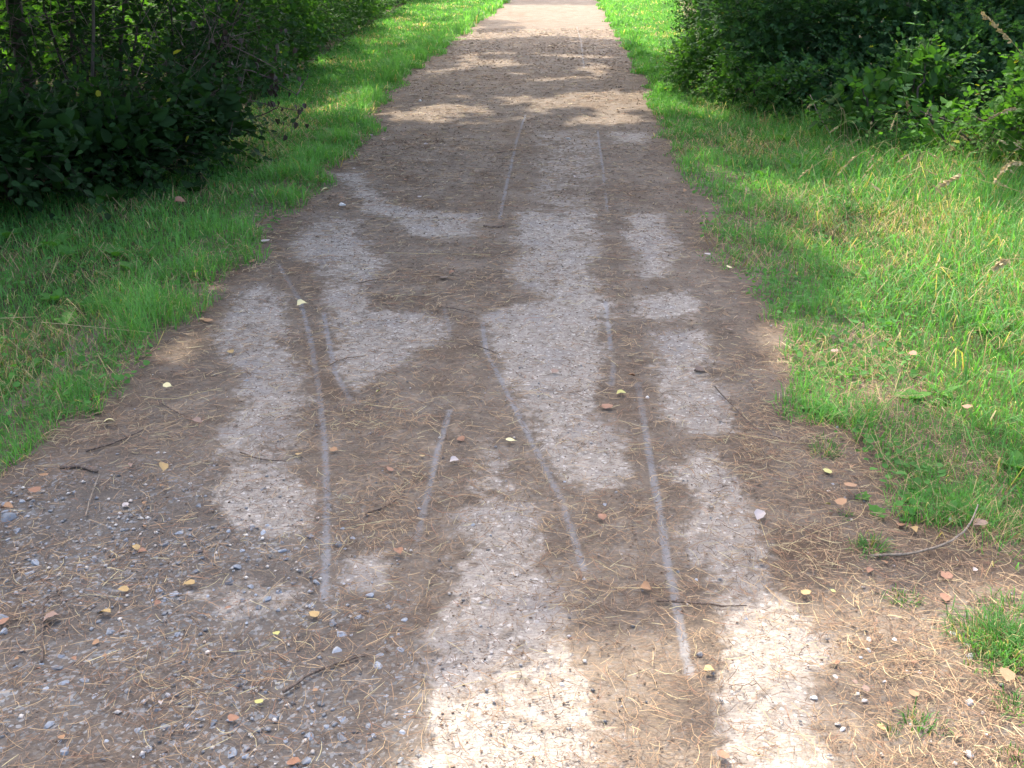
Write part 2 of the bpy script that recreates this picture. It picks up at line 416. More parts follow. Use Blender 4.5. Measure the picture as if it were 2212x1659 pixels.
path = obj('path', npmesh('path', np.stack([PX, PY, PZ], -1), np.stack([I, I+1, I+1+nt_, I+nt_], 1), pathmat(), smooth=True,
     attrs={'pale': pa, 'track': tr_, 'gravel': gr_, 'litter': litter*.8}))
tag(path, kind='structure')

# ------------------------------------------------------------------ grass
def blades(x, y, h, w, lean, col, z0=0.0, az=None):
    n = len(x); az = rng.uniform(0, 2*math.pi, n) if az is None else az
    d = np.stack([np.cos(az), np.sin(az), 0*az], -1)
    fa = az+rng.normal(math.pi/2, .7, n); s = np.stack([np.cos(fa), np.sin(fa), 0*fa], -1)*w[:, None]/2
    b = np.stack([x, y, np.zeros(n)+z0], -1)
    up = np.array([0, 0, 1.])
    m = b+d*(lean*.38*h)[:, None]+up*(h*.62*np.sqrt(np.clip(1-lean**2*.3, .2, 1)))[:, None]
    t = b+d*(lean*h)[:, None]+up*(h*np.clip(1-.62*lean**1.6, .12, 1))[:, None]
    V = np.stack([b-s, b+s, m-s*.75, m+s*.75, t], 1).reshape(-1, 3)
    k = np.arange(n)[:, None]*5
    Fc = np.concatenate([k+np.array([0, 1, 3]), k+np.array([0, 3, 2]), k+np.array([2, 3, 4])])
    C = np.repeat(col, 5, 0).reshape(n, 5, 3).copy(); C[:, :2] *= .85
    return V, Fc, C.reshape(-1, 3)
def gcolor(x, y, dry, lush):
    n = len(x); r = rng.random((n, 1))
    a = np.array([.058, .182, .045]); b_ = np.array([.124, .315, .075])
    c = a+(b_-a)*np.clip(r*.8+.4*(fbm(x*1.2, y*1.2, 61)-.5)[:, None]+lush[:, None]*.3, 0, 1)
    st = np.array([.42, .34, .17])+(rng.random((n, 1))-.5)*.16
    isd = rng.random(n) < dry
    c[isd] = st[isd]
    return c*(.8+.4*rng.random((n, 1)))
def hedge_l(y):   # inner face of the left hedge
    return np.interp(y, [3, 6.8, 7.8, 9.5, 12.4, 16, 20, 34, 60], [-4.6, -3.1, -2.2, -2.35, -2.45, -2.5, -2.6, -2.6, -1.5])
def hedge_r(y):
    return np.interp(y, [4, 8, 9.5, 12.4, 15, 20, 34, 60], [4.6, 3.6, 2.9, 2.05, 2.25, 3.0, 4.6, 6.0])
def dry_patch(x, y, side):
    n = fbm(x*1.6+9, y*1.3, 88, 3)
    d = ss(.54, .70, n)*.42+.04
    off = (x-xr(y)) if side > 0 else (xl(y)-x)
    d = d*ss(.15, .8, off)+.05
    if side > 0: d += .07*ss(.9, 1.6, off)*ss(3.2, 4.2, y)*(1-ss(8.5, 11, y))
    return np.clip(d, 0, .85)
def verge(side, n, name, label):
    y = np.exp(rng.uniform(math.log(1.7 if side > 0 else 1.9), math.log(42), n))
    e = xr(y) if side > 0 else xl(y)
    lim = np.minimum(np.abs((hedge_r(y) if side > 0 else hedge_l(y))-e), np.maximum(1.05*(.56*y+.45)-np.abs(e), .1))+.35
    q = rng.random(n)**1.12*(lim+.14)-.14
    x = e+side*q
    jag = .55*(fbm(x*2.6+side, y*2.6, 66+side, 4)-.52)+.10*rng.random(n)**2
    keep = q > jag
    # bare litter strip with sparse grass in the right foreground
    if side > 0: keep &= ~((y < 2.6) & (q < .22) & (rng.random(n) < .9)) & ~((y < 2.35) & (rng.random(n) < .97))
    pf = fbm(x*5, y*5, 23, 2)
    keep &= (rng.random(n) < .6+.9*ss(.25, .5, pf)) | (q > 3)
    x, y, q, pf = x[keep], y[keep], q[keep], pf[keep]; n = len(x)
    tall = ss(.7, 1.9, q)*(1 if side > 0 else .25)
    clump = fbm(x*3.1, y*3.1, 52, 2)
    lush = ss(.45, .65, clump)
    h = (.035+.035*rng.random(n)+.05*lush*rng.random(n)+tall*(.06+.14*rng.random(n)))*(1+.02*y)
    h *= 1+(1.5 if side < 0 else .7)*(1-ss(.1, .6, q))*ss(.35, .6, clump)
    lush = np.clip(lush+.6*(1-ss(.1, .5, q)), 0, 1.4)
    h *= .45+.55*ss(-.1, .15, q)
    w = np.maximum(.0022+.0022*rng.random(n), .00085*y)
    dry = dry_patch(x, y, side)
    c = gcolor(x, y, dry, lush)
    isd = c[:, 0] > .25
    lean = np.clip(rng.normal(.62, .25, n)+isd*.25, .05, 1.25)
    h[isd] *= .9
    V, Fc, C = blades(x, y, h, w, lean, c)
    o = obj('grass', npmesh(name, V, Fc, M_grass, C)); tag(o, label, 'grass', kind='stuff')
verge(-1, 112000, 'grass_left', 'fine green grass on the left verge between path and dark shrubs')
verge(1, 140000, 'grass_right', 'green and straw coloured grass on the right verge beside the path')
# longer arching blades on the right verge
n = 9500
y = rng.uniform(2.6, 10.5, n); q = rng.random(n)**.6; x = xr(y)+.35+q*np.maximum(np.minimum(hedge_r(y), .56*y+.5)-xr(y)-.3, .1)
k = (fbm(x*2.2, y*2.2, 91, 2) > .45) | (rng.random(n) < .25); x, y, q = x[k], y[k], q[k]; n = len(x)
V, Fc, C = blades(x, y, rng.uniform(.15, .36, n)*(.55+.6*q)*(1+.25*ss(4, 7, y)), rng.uniform(.004, .007, n), rng.uniform(.5, 1.2, n), gcolor(x, y, np.full(n, .12), np.full(n, .8)))
tag(obj('long_grass', npmesh('long_grass', V, Fc, M_grass, C)), 'longer arching grass blades across the right verge towards the shrubs', 'grass', kind='stuff')
# thatch: flat straw caught in the verges
n = 16000
y = np.exp(rng.uniform(math.log(1.9), math.log(11), n)); sd_ = np.where(rng.random(n) < .62, 1, -1); q = rng.random(n)
x = np.where(sd_ > 0, xr(y)+q*2.6, xl(y)-q*2.4)
k = (fbm(x*1.6+9, y*1.3, 88, 3) > .46) & (np.abs(x) < .56*y+.6); x, y = x[k], y[k]; n = len(x)
V, Fc, C = blades(x, y, rng.uniform(.06, .2, n), np.maximum(.0016, .0006*y), rng.uniform(1.1, 1.5, n), np.array([.40, .31, .17])*rng.uniform(.5, 1.2, (n, 1)), z0=.02)
tag(obj('thatch', npmesh('thatch', V, Fc, M_dry, C)), 'pale dry grass stems lying flat in both verges', 'dry grass', kind='stuff')

# ------------------------------------------------------------------ litter on the path
def needles(x, y, L, w, col, z, curve):
    n = len(x); az = rng.uniform(0, 2*math.pi, n)
    d = np.stack([np.cos(az), np.sin(az)], -1); p = np.stack([-d[:, 1], d[:, 0]], -1)
    V = np.zeros((n, 4, 2, 3))
    tz = rng.random((n, 2))*.006
    for i, t in enumerate((-.5, -.17, .17, .5)):
        c = np.stack([x, y], -1)+d*(t*L)[:, None]+p*(curve*L*(.25-t*t)*2)[:, None]
        ww = w*(1 if i < 3 else .5)
        tan = nrm(d-p*(curve*4*t)[:, None]); q = np.stack([-tan[:, 1], tan[:, 0]], -1)
        for s in (0, 1):
            V[:, i, s, :2] = c+q*((s-.5)*ww)[:, None]
            V[:, i, s, 2] = z+tz[:, 0]*(t+.5)+tz[:, 1]*(.5-t)+(s-.5)*w*.6
    k = np.arange(n)[:, None]*8
    Fc = np.concatenate([k+np.array([2*i, 2*i+1, 2*i+3, 2*i+2]) for i in range(3)])
    return V.reshape(-1, 3), Fc, np.repeat(col, 8, 0)
n = 215000
y = np.exp(rng.uniform(math.log(1.45), math.log(22), n))
x = xl(y)-.3+rng.random(n)*(xr(y)-xl(y)+.8)
k = np.abs(x) < .53*y+.25; x, y = x[k], y[k]
cl = fbm(x*3.2, y*4.5, 140, 4); pz = pale_at(x, y)
dens = (.50+.62*ss(.45, .66, cl))*(1-.52*np.clip(pz, 0, 1))*(1-.7*track_at(x, y))
dens *= (.5+.9*ss(.3, 1.0, x)*(y < 4)+.2*(x < -.3))*(1-.4*grav_at(x, y))
dens *= np.clip(3.0/y, .3, 1)
k = rng.random(len(x)) < dens; x, y = x[k], y[k]; n = len(x)
pal = np.array([[.42, .29, .165], [.31, .195, .115], [.21, .125, .075], [.10, .062, .042], [.46, .38, .21], [.27, .14, .085]])
nc = pal[rng.choice(6, n, p=[.25, .25, .22, .12, .08, .08])]*rng.uniform(.6, 1.05, (n, 1))*np.array([.97, 1, 1.02])
V, Fc, C = needles(x, y, rng.uniform(.02, .078, n), np.maximum(rng.uniform(.0007, .0014, n), .00036*y), nc, .016+.004*rng.random(n), rng.normal(0, .22, n))
tag(obj('pine_needle_litter', npmesh('pine_needle_litter', V, Fc, M_needle, C)), 'scattered tan and brown pine needles over the path', 'pine needles', kind='stuff')
print('needles', n)
n = 60000
y = np.exp(rng.uniform(math.log(1.5), math.log(9), n)); x = xl(y)+rng.random(n)*(xr(y)-xl(y)); k = (np.abs(x) < .53*y+.2) & (rng.random(n) < np.clip(3/y, .4, 1)*(.35+.65*ss(.4, .6, fbm(x*5, y*7, 222, 3))))
x, y = x[k], y[k]; n = len(x)
V, Fc, C = needles(x, y, rng.uniform(.006, .022, n)*(1+.06*y), np.maximum(rng.uniform(.0008, .0018, n), .0005*y), np.array([.12, .085, .062])*rng.uniform(.5, 1.9, (n, 1)), .0165, rng.normal(0, .3, n))
tag(obj('needle_fragments', npmesh('needle_fragments', V, Fc, M_needle, C)), 'short dark broken needle pieces speckling the whole path', 'needle fragments', kind='stuff')


def rock_mesh(name, seed, mat, flat=.55, npts=16):
    r = random.Random(seed); bm = bmesh.new()
    for i in range(npts):
        v = Vector((r.gauss(0, 1), r.gauss(0, 1), r.gauss(0, 1))).normalized()
        bm.verts.new((v.x*.5*r.uniform(.8, 1), v.y*.38*r.uniform(.8, 1), v.z*.5*flat*r.uniform(.8, 1)))
    bmesh.ops.convex_hull(bm, input=bm.verts)
    bmesh.ops.delete(bm, geom=[v for v in bm.verts if not v.link_faces], context='VERTS')
    bmesh.ops.bevel(bm, geom=bm.edges[:], offset=.025, segments=1, affect='EDGES')
    me = bpy.data.meshes.new(name); bm.to_mesh(me); bm.free(); me.materials.append(mat)
    for p in me.polygons: p.use_smooth = False
    return me
# fine loose grit: small stones no one would count
ico = np.array([[1,0,0],[-.9,.2,0],[0,.8,.1],[.1,-.8,0],[.1,0,.6],[0,.1,-.5]]); icf = np.array([[0,2,4],[2,1,4],[1,3,4],[3,0,4],[2,0,5],[1,2,5],[3,1,5],[0,3,5]])
def gritmesh(x, y, s, col, z):
    n = len(x); az = rng.uniform(0, 6.28, n); c, s_ = np.cos(az), np.sin(az)
    T = ico[None]*(rng.uniform(.7, 1.2, (n, 6, 1)))*s[:, None, None]
    V = np.stack([T[..., 0]*c[:, None]-T[..., 1]*s_[:, None]+x[:, None], T[..., 0]*s_[:, None]+T[..., 1]*c[:, None]+y[:, None], T[..., 2]+z], -1)
    return V.reshape(-1, 3), (icf[None]+np.arange(n)[:, None, None]*6).reshape(-1, 3), np.repeat(col, 6, 0)
n = 60000
y = np.exp(rng.uniform(math.log(1.45), math.log(8), n)); x = xl(y)+rng.random(n)*(xr(y)-xl(y)); k = np.abs(x) < .53*y+.2; x, y = x[k], y[k]
gv = grav_at(x, y); k = rng.random(len(x)) < np.clip(2.2/y, .2, 1)*(.04+.3*gv*ss(.38, .6, fbm(x*4, y*4, 200, 3))+.015*pale_at(x, y)); x, y, gv = x[k], y[k], gv[k]; n = len(x)
s = .0018+.0065*rng.random(n)**3*(1+.5*gv)
gc = np.array([.17, .172, .178])*rng.uniform(.5, 1.7, (n, 1)); wm = rng.random(n) < .25; gc[wm] = np.array([.48, .44, .40])*rng.uniform(.7, 1.2, (wm.sum(), 1))
V, Fc, C = gritmesh(x, y, s, gc, .013)
tag(obj('gravel', npmesh('gravel', V, Fc, M_grit, C)), 'fine loose grey grit on the path, thickest at the lower left', 'gravel', kind='stuff')
print('grit', n)
# small bark crumbs and leaf bits
n = 22000
y = np.exp(rng.uniform(math.log(1.6), math.log(19), n)); x = xl(y)+rng.random(n)*(xr(y)-xl(y)); k = np.abs(x) < .53*y+.2; x, y = x[k], y[k]
k = rng.random(len(x)) < .45+.6*ss(.45, .6, fbm(x*3, y*3, 311, 3)); x, y = x[k], y[k]; n = len(x)
gc = np.array([.13, .09, .065])*rng.uniform(.6, 2.0, (n, 1))
V, Fc, C = gritmesh(x, y, np.maximum(.0015+.004*rng.random(n)**2, (.00035+.0009*rng.random(n)**3)*y), gc, .013)
tag(obj('bark_crumbs', npmesh('bark_crumbs', V, Fc, M_grit, C)), 'dark bark crumbs and leaf fragments scattered along the path', 'litter', kind='stuff')

ROCK = [rock_mesh('stone', i+5, M_stone, .45+.05*(i % 5)) for i in range(9)]
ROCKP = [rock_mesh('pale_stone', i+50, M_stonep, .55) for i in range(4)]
def stone(u, v, px, label, pale=False, group=None, rz=None):
    p = W(u, v, .012); s = px/(F/(math.hypot(p[0], p[1], p[2]-CAM_H)))
    me = random.choice(ROCKP if pale else ROCK)
    o = obj('stone', me, None, (p[0], p[1], .009+s*.03), (random.uniform(-.3, .3), random.uniform(-.3, .3), random.uniform(0, 6.3) if rz is None else rz), s)
    return tag(o, label, 'stone', group)
for a in [(18,1118,42,'large dark blue-grey stone at the left frame edge below the grass'),
 (75,1215,30,'long blue-grey stone tilted among needles left of the gravel patches'),
 (64,1238,22,'dark stone touching the lower end of the long tilted blue stone'),
 (387,1151,24,'lone blue-grey stone on bare soil right of the upper pebbles'),
 (820,1415,22,'blue-grey stone, upper of the close pair left of the pale centre strip'),
 (815,1434,24,'dark blue stone, lower of the close pair left of the pale centre strip'),
 (567,1055,20,'single dark blue stone lying on the pale left strip'),
 (1512,1412,22,'grey pointed stone beside the lower end of the right tyre track'),
 (530,822,16,'small dark stone on the upper part of the pale left strip'),
 (874,1337,18,'small blue stone above the close pair of stones'),
 (704,1568,20,'grey stone alone near the bottom, left of the centre'),
 (796,1570,24,'blunt blue stone right of the forked twig at the bottom'),
 (832,1388,12,'tiny pale blue chip above the pair of blue stones'),
 (602,1277,16,'speckled stone with a white top in the needle litter'),
 (762,1161,16,'flat blue stone between the left tyre track and the curved twig'),
 (740,1140,14,'small slate chip near the middle of the left tyre track'),
 (904,1097,14,'tiny blue stone right of the curved dark twig'),
 (1465,1235,14,'small blue flake just right of the right tyre track'),
 (1486,1301,16,'small grey stone touching the long dark twig across the track')]:
    stone(a[0], a[1], a[2], a[3])
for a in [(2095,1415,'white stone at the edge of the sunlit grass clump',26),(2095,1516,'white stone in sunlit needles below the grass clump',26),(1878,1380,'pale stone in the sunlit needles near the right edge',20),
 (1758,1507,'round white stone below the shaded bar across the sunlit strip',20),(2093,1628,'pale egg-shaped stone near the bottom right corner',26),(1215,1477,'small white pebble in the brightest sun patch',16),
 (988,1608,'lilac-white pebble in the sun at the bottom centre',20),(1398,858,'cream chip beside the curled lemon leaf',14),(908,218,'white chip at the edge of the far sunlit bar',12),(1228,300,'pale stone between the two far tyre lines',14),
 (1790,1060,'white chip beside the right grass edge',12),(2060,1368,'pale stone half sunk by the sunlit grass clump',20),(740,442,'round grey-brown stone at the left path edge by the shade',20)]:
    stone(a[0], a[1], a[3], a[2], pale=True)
# the many stones of the gravel corner
cnt = 0; placed = []
while cnt < 200:
    u, v = random.uniform(-10, 900), random.uniform(1060, 1659)
    w = W(u, v); 
    if sdf(np.array([w[0]]), np.array([w[1]]), GRAV)[0] < -.1: continue
    if fbm(np.array([w[0]*4.]), np.array([w[1]*4.]), 201, 2)[0] < .47 and random.random() < .72: continue
    s = random.choice([9, 10, 12, 14, 17, 20, 25, 30])*(.8+.4*(v-1060)/600)
    if any(abs(u-a) < (s+c)*.5 and abs(v-b) < (s+c)*.35 for a, b, c in placed): continue
    placed.append((u, v, s)); cnt += 1
    stone(u, v, s, 'small blue-grey angular stone loose in the gravelly lower left of the path', group='blue-grey stones in the gravelly corner')
for i in range(20):
    u, v = random.uniform(700, 2150), random.uniform(900, 1650)
    if u < 900 and v > 1450: continue
    stone(u, v, random.choice([8, 10, 12, 14]), 'tiny grey stone chip scattered on the sandy middle and right of the path', group='scattered stone chips')
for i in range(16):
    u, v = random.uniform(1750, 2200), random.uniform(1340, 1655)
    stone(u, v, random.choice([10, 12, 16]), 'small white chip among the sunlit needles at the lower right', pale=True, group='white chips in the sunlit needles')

# ------------------------------------------------------------------ fallen leaves
def deadleaf(var, colr, seed=0):
    r = random.Random(seed*31+var); n = 7; mid = []; lf = []; rt = []
    for i in range(n):
        t = i/(n-1); w = .36*math.sin(math.pi*min(t*1.15+.06, 1)**.8)**.9 if t < 1 else 0
        w = max(w, .0)*(1+.12*(i % 2)); zc = {0: .05, 1: .28, 2: .12, 3: .2, 4: .02}[var % 5]*(t*(1-t)*4)
        droop = {0: -.05, 1: 0, 2: .25, 3: -.25, 4: 0}[var % 5]*(t-.5)**2*3
        fold = {0: .10, 1: .75, 2: .25, 3: .45, 4: .05}[var % 5]
        mid.append((t-.5, .02*r.uniform(-1, 1), zc*.3+droop*.4+.03))
        lf.append((t-.5-.03, w*(1-fold*.4), zc*.3+droop*.4+.03+w*fold+r.uniform(-.02, .03)))
        rt.append((t-.5-.03, -w*(1-fold*.2), zc*.3+droop*.4+.03+w*fold*.5+r.uniform(-.03, .03)))
    V = mid+lf[1:-1]+rt[1:-1]; m = n-2; Fc = []
    Lx = lambda i: n+i-1; Rx = lambda i: n+m+i-1
    Fc += [(0, 1, Lx(1)), (0, Rx(1), 1)]
    for i in range(1, n-2): Fc += [(i, i+1, Lx(i+1)), (i, Lx(i+1), Lx(i)), (i, Rx(i), Rx(i+1)), (i, Rx(i+1), i+1)]
    Fc += [(n-2, n-1, Lx(n-2)), (n-2, Rx(n-2), n-1)]
    b = len(V); V += [(-.5, .012, .03), (-.5, -.012, .03), (-.72, .05, .05)]; Fc.append((b, b+1, b+2))
    me = npmesh('fallen_leaf', V, Fc, DL[colr], smooth=True)
    return me
LC = {}
def fleaf(u, v, px, colr, label, var=None, rz=None, z=.02, tilt=.25, group=None):
    var = random.randrange(5) if var is None else var
    if (var, colr) not in LC: LC[(var, colr)] = deadleaf(var, colr, len(LC))
    p = W(u, v, z); s = px/(F/math.dist(p, (0, 0, CAM_H)))
    o = obj('fallen_leaf', LC[(var, colr)], None, p, (random.uniform(-tilt, tilt), random.uniform(-tilt, tilt), random.uniform(0, 6.3) if rz is None else rz), s*.96)
    return tag(o, label, 'leaf', group)
for a in [(1535,1448,30,'yellow','round ochre leaf lying below the pointed grey stone'),(1105,951,28,'cream','cream leaf curled up on the brown soil between the centre tracks'),
 (1345,850,28,'lemon','lemon yellow leaf rolled into a boat shape beside the right track'),(724,972,26,'orange','bright orange leaf standing just right of the left track'),
 (645,983,22,'yellow','small ochre leaf just left of the left track'),(911,984,18,'yellow','tiny amber leaf beside the faint centre track'),
 (1399,1272,34,'orange','orange leaf resting on a pale straw left of the right track'),(860,1191,36,'brown','chestnut leaf lying flat below the curved dark twig'),
 (598,1369,22,'lemon','lime yellow leaf near the lone gravel cluster at the lower left'),(414,1262,34,'yellow','mustard leaf folded into a boat among the gravel'),
 (262,1275,30,'yellow','mustard leaf touching a grey withered leaf in the gravel'),(222,1325,34,'yellow','broad ochre leaf on needles above the gravel'),
 (105,1339,42,'pink','pinkish brown leaf beside the standing bent twig'),(12,1340,30,'brown','rusty leaf cut by the left frame edge'),
 (291,1182,24,'yellow','small ochre leaf above a group of blue pebbles'),(311,1193,24,'brown','red-brown leaf next to the small ochre leaf over the pebbles'),
 (556,1515,26,'lemon','curled lemon leaf at the foot of the long straight twig'),(500,1556,34,'brown','rust coloured crinkled leaf at the bottom left of the gravel'),
 (640,1648,40,'brown','dark rust leaf with raised edges at the bottom edge'),(352,1008,34,'yellow','ochre leaf propped on needles near the left grass'),
 (232,912,30,'cream','pale tan leaf at the foot of the left grass edge'),(421,909,28,'pink','pinkish leaf by the end of the thin dark twig'),
 (364,833,24,'cream','cream leaf on the litter under the left grass edge'),(453,692,28,'orange','orange brown leaf in the small leaf pile at the left edge'),
 (430,676,26,'brown','dark brown leaf at the top of the small leaf pile'),(438,690,22,'yellow','tan leaf on the left of the small leaf pile'),
 (500,762,22,'yellow','amber leaf on the edge of the pale left strip'),(655,658,28,'cream','white-grey leaf where the two left tracks split'),
 (570,520,26,'grey','grey curled leaf on the soil below the left shade'),(545,563,20,'orange','small orange leaf beside a short upright twig'),
 (700,414,24,'cream','tan leaf at the left path corner under the shrubs'),(1196,803,24,'pink','dull red leaf on the pale centre strip'),
 (1362,812,22,'orange','small red-orange leaf right of the short upper track'),(1310,880,36,'brown','dark brown curled leaf between the centre and right tracks'),
 (998,949,26,'brown','small rust leaf in the needles near the centre'),(1575,712,22,'pink','pinkish leaf at the right litter edge below the pale patches'),
 (1790,1017,28,'lemon','lime yellow lobed leaf at the right edge of the litter'),(1812,1083,34,'orange','orange leaf by the right grass edge with a cream leaf beside it'),
 (1786,1090,16,'lemon','tiny lemon leaf touching the orange one at the grass edge'),(1842,1048,38,'orange','rusty orange leaf leaning in the right grass edge'),
 (1838,1010,26,'orange','tan leaf right above the rusty leaf at the grass edge'),(1645,1113,40,'grey','silver grey folded leaf on the litter right of the pale strip'),
 (2113,1132,40,'pink','salmon pink leaf on the grass at the end of the pale branch'),(1737,1280,30,'yellow','pale ochre leaf in the shade above the sunlit patch'),
 (1797,1275,16,'lemon','tiny yellow-green leaf in the shade above the sunlit patch'),(2045,1290,30,'brown','brown leaf right of the green tuft at the shade edge'),
 (2040,1240,34,'brown','dark leaf pair in the litter under the pale branch'),(2175,1462,42,'orange','orange leaf lit by the sun in the right grass clump'),
 (1978,1500,30,'orange','small orange leaf with a long stalk in the sunlit needles'),(1800,758,26,'pink','pinkish beige round leaf on the right grass'),
 (1768,732,24,'orange','tan leaf standing upright in the right grass'),(1975,766,24,'brown','rusty leaf stuck low in the right grass'),
 (2090,880,28,'brown','brown leaf sunk in the grass near the right edge'),(840,1013,24,'brown','brown leaf on the needles right of the left track'),
 (985,997,28,'grey','silvery narrow leaf beside the faint centre track'),(1508,798,28,'dark','dark bark-like leaf at the edge of the right pale strip'),
 (962,598,26,'dark','dark leaf bits in the brown middle of the path'),(975,590,22,'brown','brown crumpled leaf in the middle of the path'),
 (1212,458,16,'dark','small dark leaf at the top of the pale centre strip'),(1480,412,14,'orange','tiny orange leaf at the far right path edge'),
 (90,1027,26,'orange','orange leaf tucked under the left grass tips'),(70,1060,34,'brown','brown leaf in the heap at the lower end of the left grass'),
 (20,1100,34,'orange','broad orange leaf at the left frame edge under the grass'),(683,1325,32,'yellow','dull tan leaf in the needles below the left track'),
 (1300,1115,30,'brown','narrow tan leaf in the needle drift left of the right track'),(1530,548,20,'grey','grey leaf at the grass edge right of the pale patch'),
 (1577,577,18,'cream','whitish leaf at the tip of the right grass edge'),(816,847,14,'lemon','tiny lemon leaf in the brown soil left of the centre'),
 (1560,1659-30,40,'brown','pale brown leaf on the sunlit strip at the bottom'),(286,1008,28,'pink','mauve brown leaf among the litter left of the ochre one')]:
    fleaf(a[0], a[1], a[2], a[3], a[4], z=.05 if 'grass' in a[4] and 'foot' not in a[4] else .022)
for i in range(42):
    v = 270+180*random.random()**1.0; y0 = W(0, v)[1]; x0 = random.uniform(float(xl(y0))+.1, float(xr(y0))-.3); u = 1106+(x0)*F/math.hypot(y0*cp+CAM_H*sp, 0)
    if random.random() < .6: u = 1106+(float(xl(y0))+random.random()**2*1.2)*F/(y0*cp+CAM_H*sp)
    fleaf(u, v, random.choice([8, 10, 13]), random.choice(['dark', 'brown', 'grey', 'pink']), 'small withered leaf on the shaded brown stretch below the far sun bars', group='withered leaves on the far shaded stretch')
for i in range(26):
    v = random.uniform(1040, 1640); u = random.uniform(0, 700)
    fleaf(u, v, random.choice([12, 15, 20]), random.choice(['brown', 'pink', 'grey', 'dark', 'orange']), 'small dull leaf scrap among the needles and gravel at the lower left', group='leaf scraps in the gravel corner')
for i in range(22):
    v = random.uniform(1120, 1640); u = random.uniform(1780, 2200)
    fleaf(u, v, random.choice([14, 18, 24]), random.choice(['brown', 'pink', 'grey', 'orange', 'yellow']), 'small tan leaf scrap in the litter strip at the lower right', group='leaf scraps in the right litter')

# ------------------------------------------------------------------ twigs and straws on the ground
def line_obj(name, pts, r0, r1, mat, label, cat, z=.02, wob=.001, n=5):
    P = np.array([W(p[0], p[1], z if len(p) < 3 else p[2]) for p in pts]); c = P[0].copy(); c[2] = 0
    L = smoothline(P-c, 4, wob); V, Fc = tube(L, r0, r1, n)
    o = obj(name, npmesh(name, V, Fc, mat, smooth=True, col=np.full((len(V), 3), (.50, .42, .24))), None, c); return tag(o, label, cat)
for pts, r0, r1, label in [
 ([(90,1430),(92,1360),(95,1305),(135,1278)], .0035, .002, 'bent brown twig standing up from the gravel at the left'),
 ([(612,1496),(680,1452),(755,1424),(790,1418)], .0045, .002, 'long straight dark twig near the bottom, left of the centre'),
 ([(788,1110),(830,1095),(866,1072),(877,1052)], .003, .0018, 'curved dark twig between the left and the faint centre tracks'),
 ([(1418,1296),(1500,1302),(1560,1308),(1612,1308)], .0035, .0015, 'long dark twig lying straight across the right tyre track'),
 ([(520,978),(560,990),(618,997)], .003, .0018, 'dark twig lying across the foot of the pale left strip'),
 ([(185,974),(250,955),(310,928)], .004, .0025, 'dark twig running out of the left grass edge'),
 ([(342,866),(380,890),(424,905)], .003, .002, 'thin dark twig leaning away from the left grass'),
 ([(1008,745),(1040,750),(1078,765)], .003, .002, 'short black twig at the head of the long centre track'),
 ([(1072,670),(1100,676),(1130,681)], .0025, .0015, 'thin dark twig on the bare centre soil') if False else ([(965,664),(1000,670),(1035,680)], .0025, .0015, 'thin dark twig across the bare centre soil'),
 ([(1545,835),(1590,885),(1640,930),(1690,948)], .0028, .0015, 'thin curving twig in the needle litter right of the pale strip'),
 ([(770,612),(800,606),(845,600)], .0025, .0015, 'thin dark twig on the brown middle above the fork'),
 ([(480,560),(520,556),(533,545),(536,536)], .0035, .002, 'short upright twig beside a small orange leaf') if False else ([(533,562),(535,548),(538,532)], .004, .0025, 'short upright twig beside a small orange leaf'),
 ([(1045,488),(1070,490),(1092,487)], .006, .004, 'short pale brown stick at the foot of the far left track line'),
 ([(1500,800),(1522,803)], .006, .004, 'short dark bark stick at the edge of the right pale strip'),
 ([(130,1010),(170,1008),(210,1018)], .006, .005, 'stubby grey stick in the litter under the left grass'),
 ([(1075,330),(1100,326),(1125,322)], .004, .003, 'thin dark twig crossing the far left track line'),
 ([(850,792),(885,775),(905,770)], .0025, .0015, 'fine dark twig over the lower end of the short left track') if False else ([(710,790),(740,775),(790,768)], .0025, .0015, 'fine dark twig across the short left track')]:
    line_obj('twig', pts, r0, r1, M_twig, label, 'twig')
line_obj('branch', [(1880,1200,.02),(1960,1196,.03),(2040,1175,.05),(2090,1140,.07),(2112,1090,.09)], .0048, .0025, M_twig_pale, 'pale grey curved branch lying over the grass edge at the right', 'branch')
line_obj('twig', [(185,1115,.02),(195,1075,.025),(216,1025,.03)], .003, .002, M_twig_pale, 'pale thin twig upright in the litter at the far left', 'twig')
for pts, label in [
 ([(305,856),(370,862),(430,848),(480,838)], 'long pale straw with a kink lying below the left grass'),
 ([(88,696,.08),(200,706,.08),(325,718,.08)], 'long straw stretched across the left grass'),
 ([(-10,688,.08),(80,684,.08)], 'short straw at the left frame edge in the grass'),
 ([(790,874),(885,884)], 'straight pale straw on the brown soil left of the centre'),
 ([(1268,554),(1340,560),(1372,562)], 'pale straw across the pale centre strip at the back'),
 ([(830,546),(930,548),(1060,550)], 'long thin straw across the brown middle of the path'),
 ([(1012,302),(1075,304)], 'short white straw on the far shaded stretch'),
 ([(1600,938),(1700,955),(1760,958)], 'pale straw pointing at the little grass tuft on the right'),
 ([(1700,1180),(1760,1150),(1850,1120),(1870,1090)], 'long bent straw in the right needle litter'),
 ([(1320,1270),(1400,1270),(1450,1268)], 'pale straw under the orange leaf'),
 ([(1640,1208),(1700,1235),(1712,1248)], 'thin straw on the pale right strip') ,
 ([(1848,1445),(1930,1420),(2030,1400),(2080,1390)], 'long sunlit straw beside the right grass clump'),
 ([(1660,1180),(1640,1120)], 'short straw by the silver leaf')]:
    line_obj('straw', pts, .0013, .0009, M_dry, label, 'straw', wob=.0005, n=4)

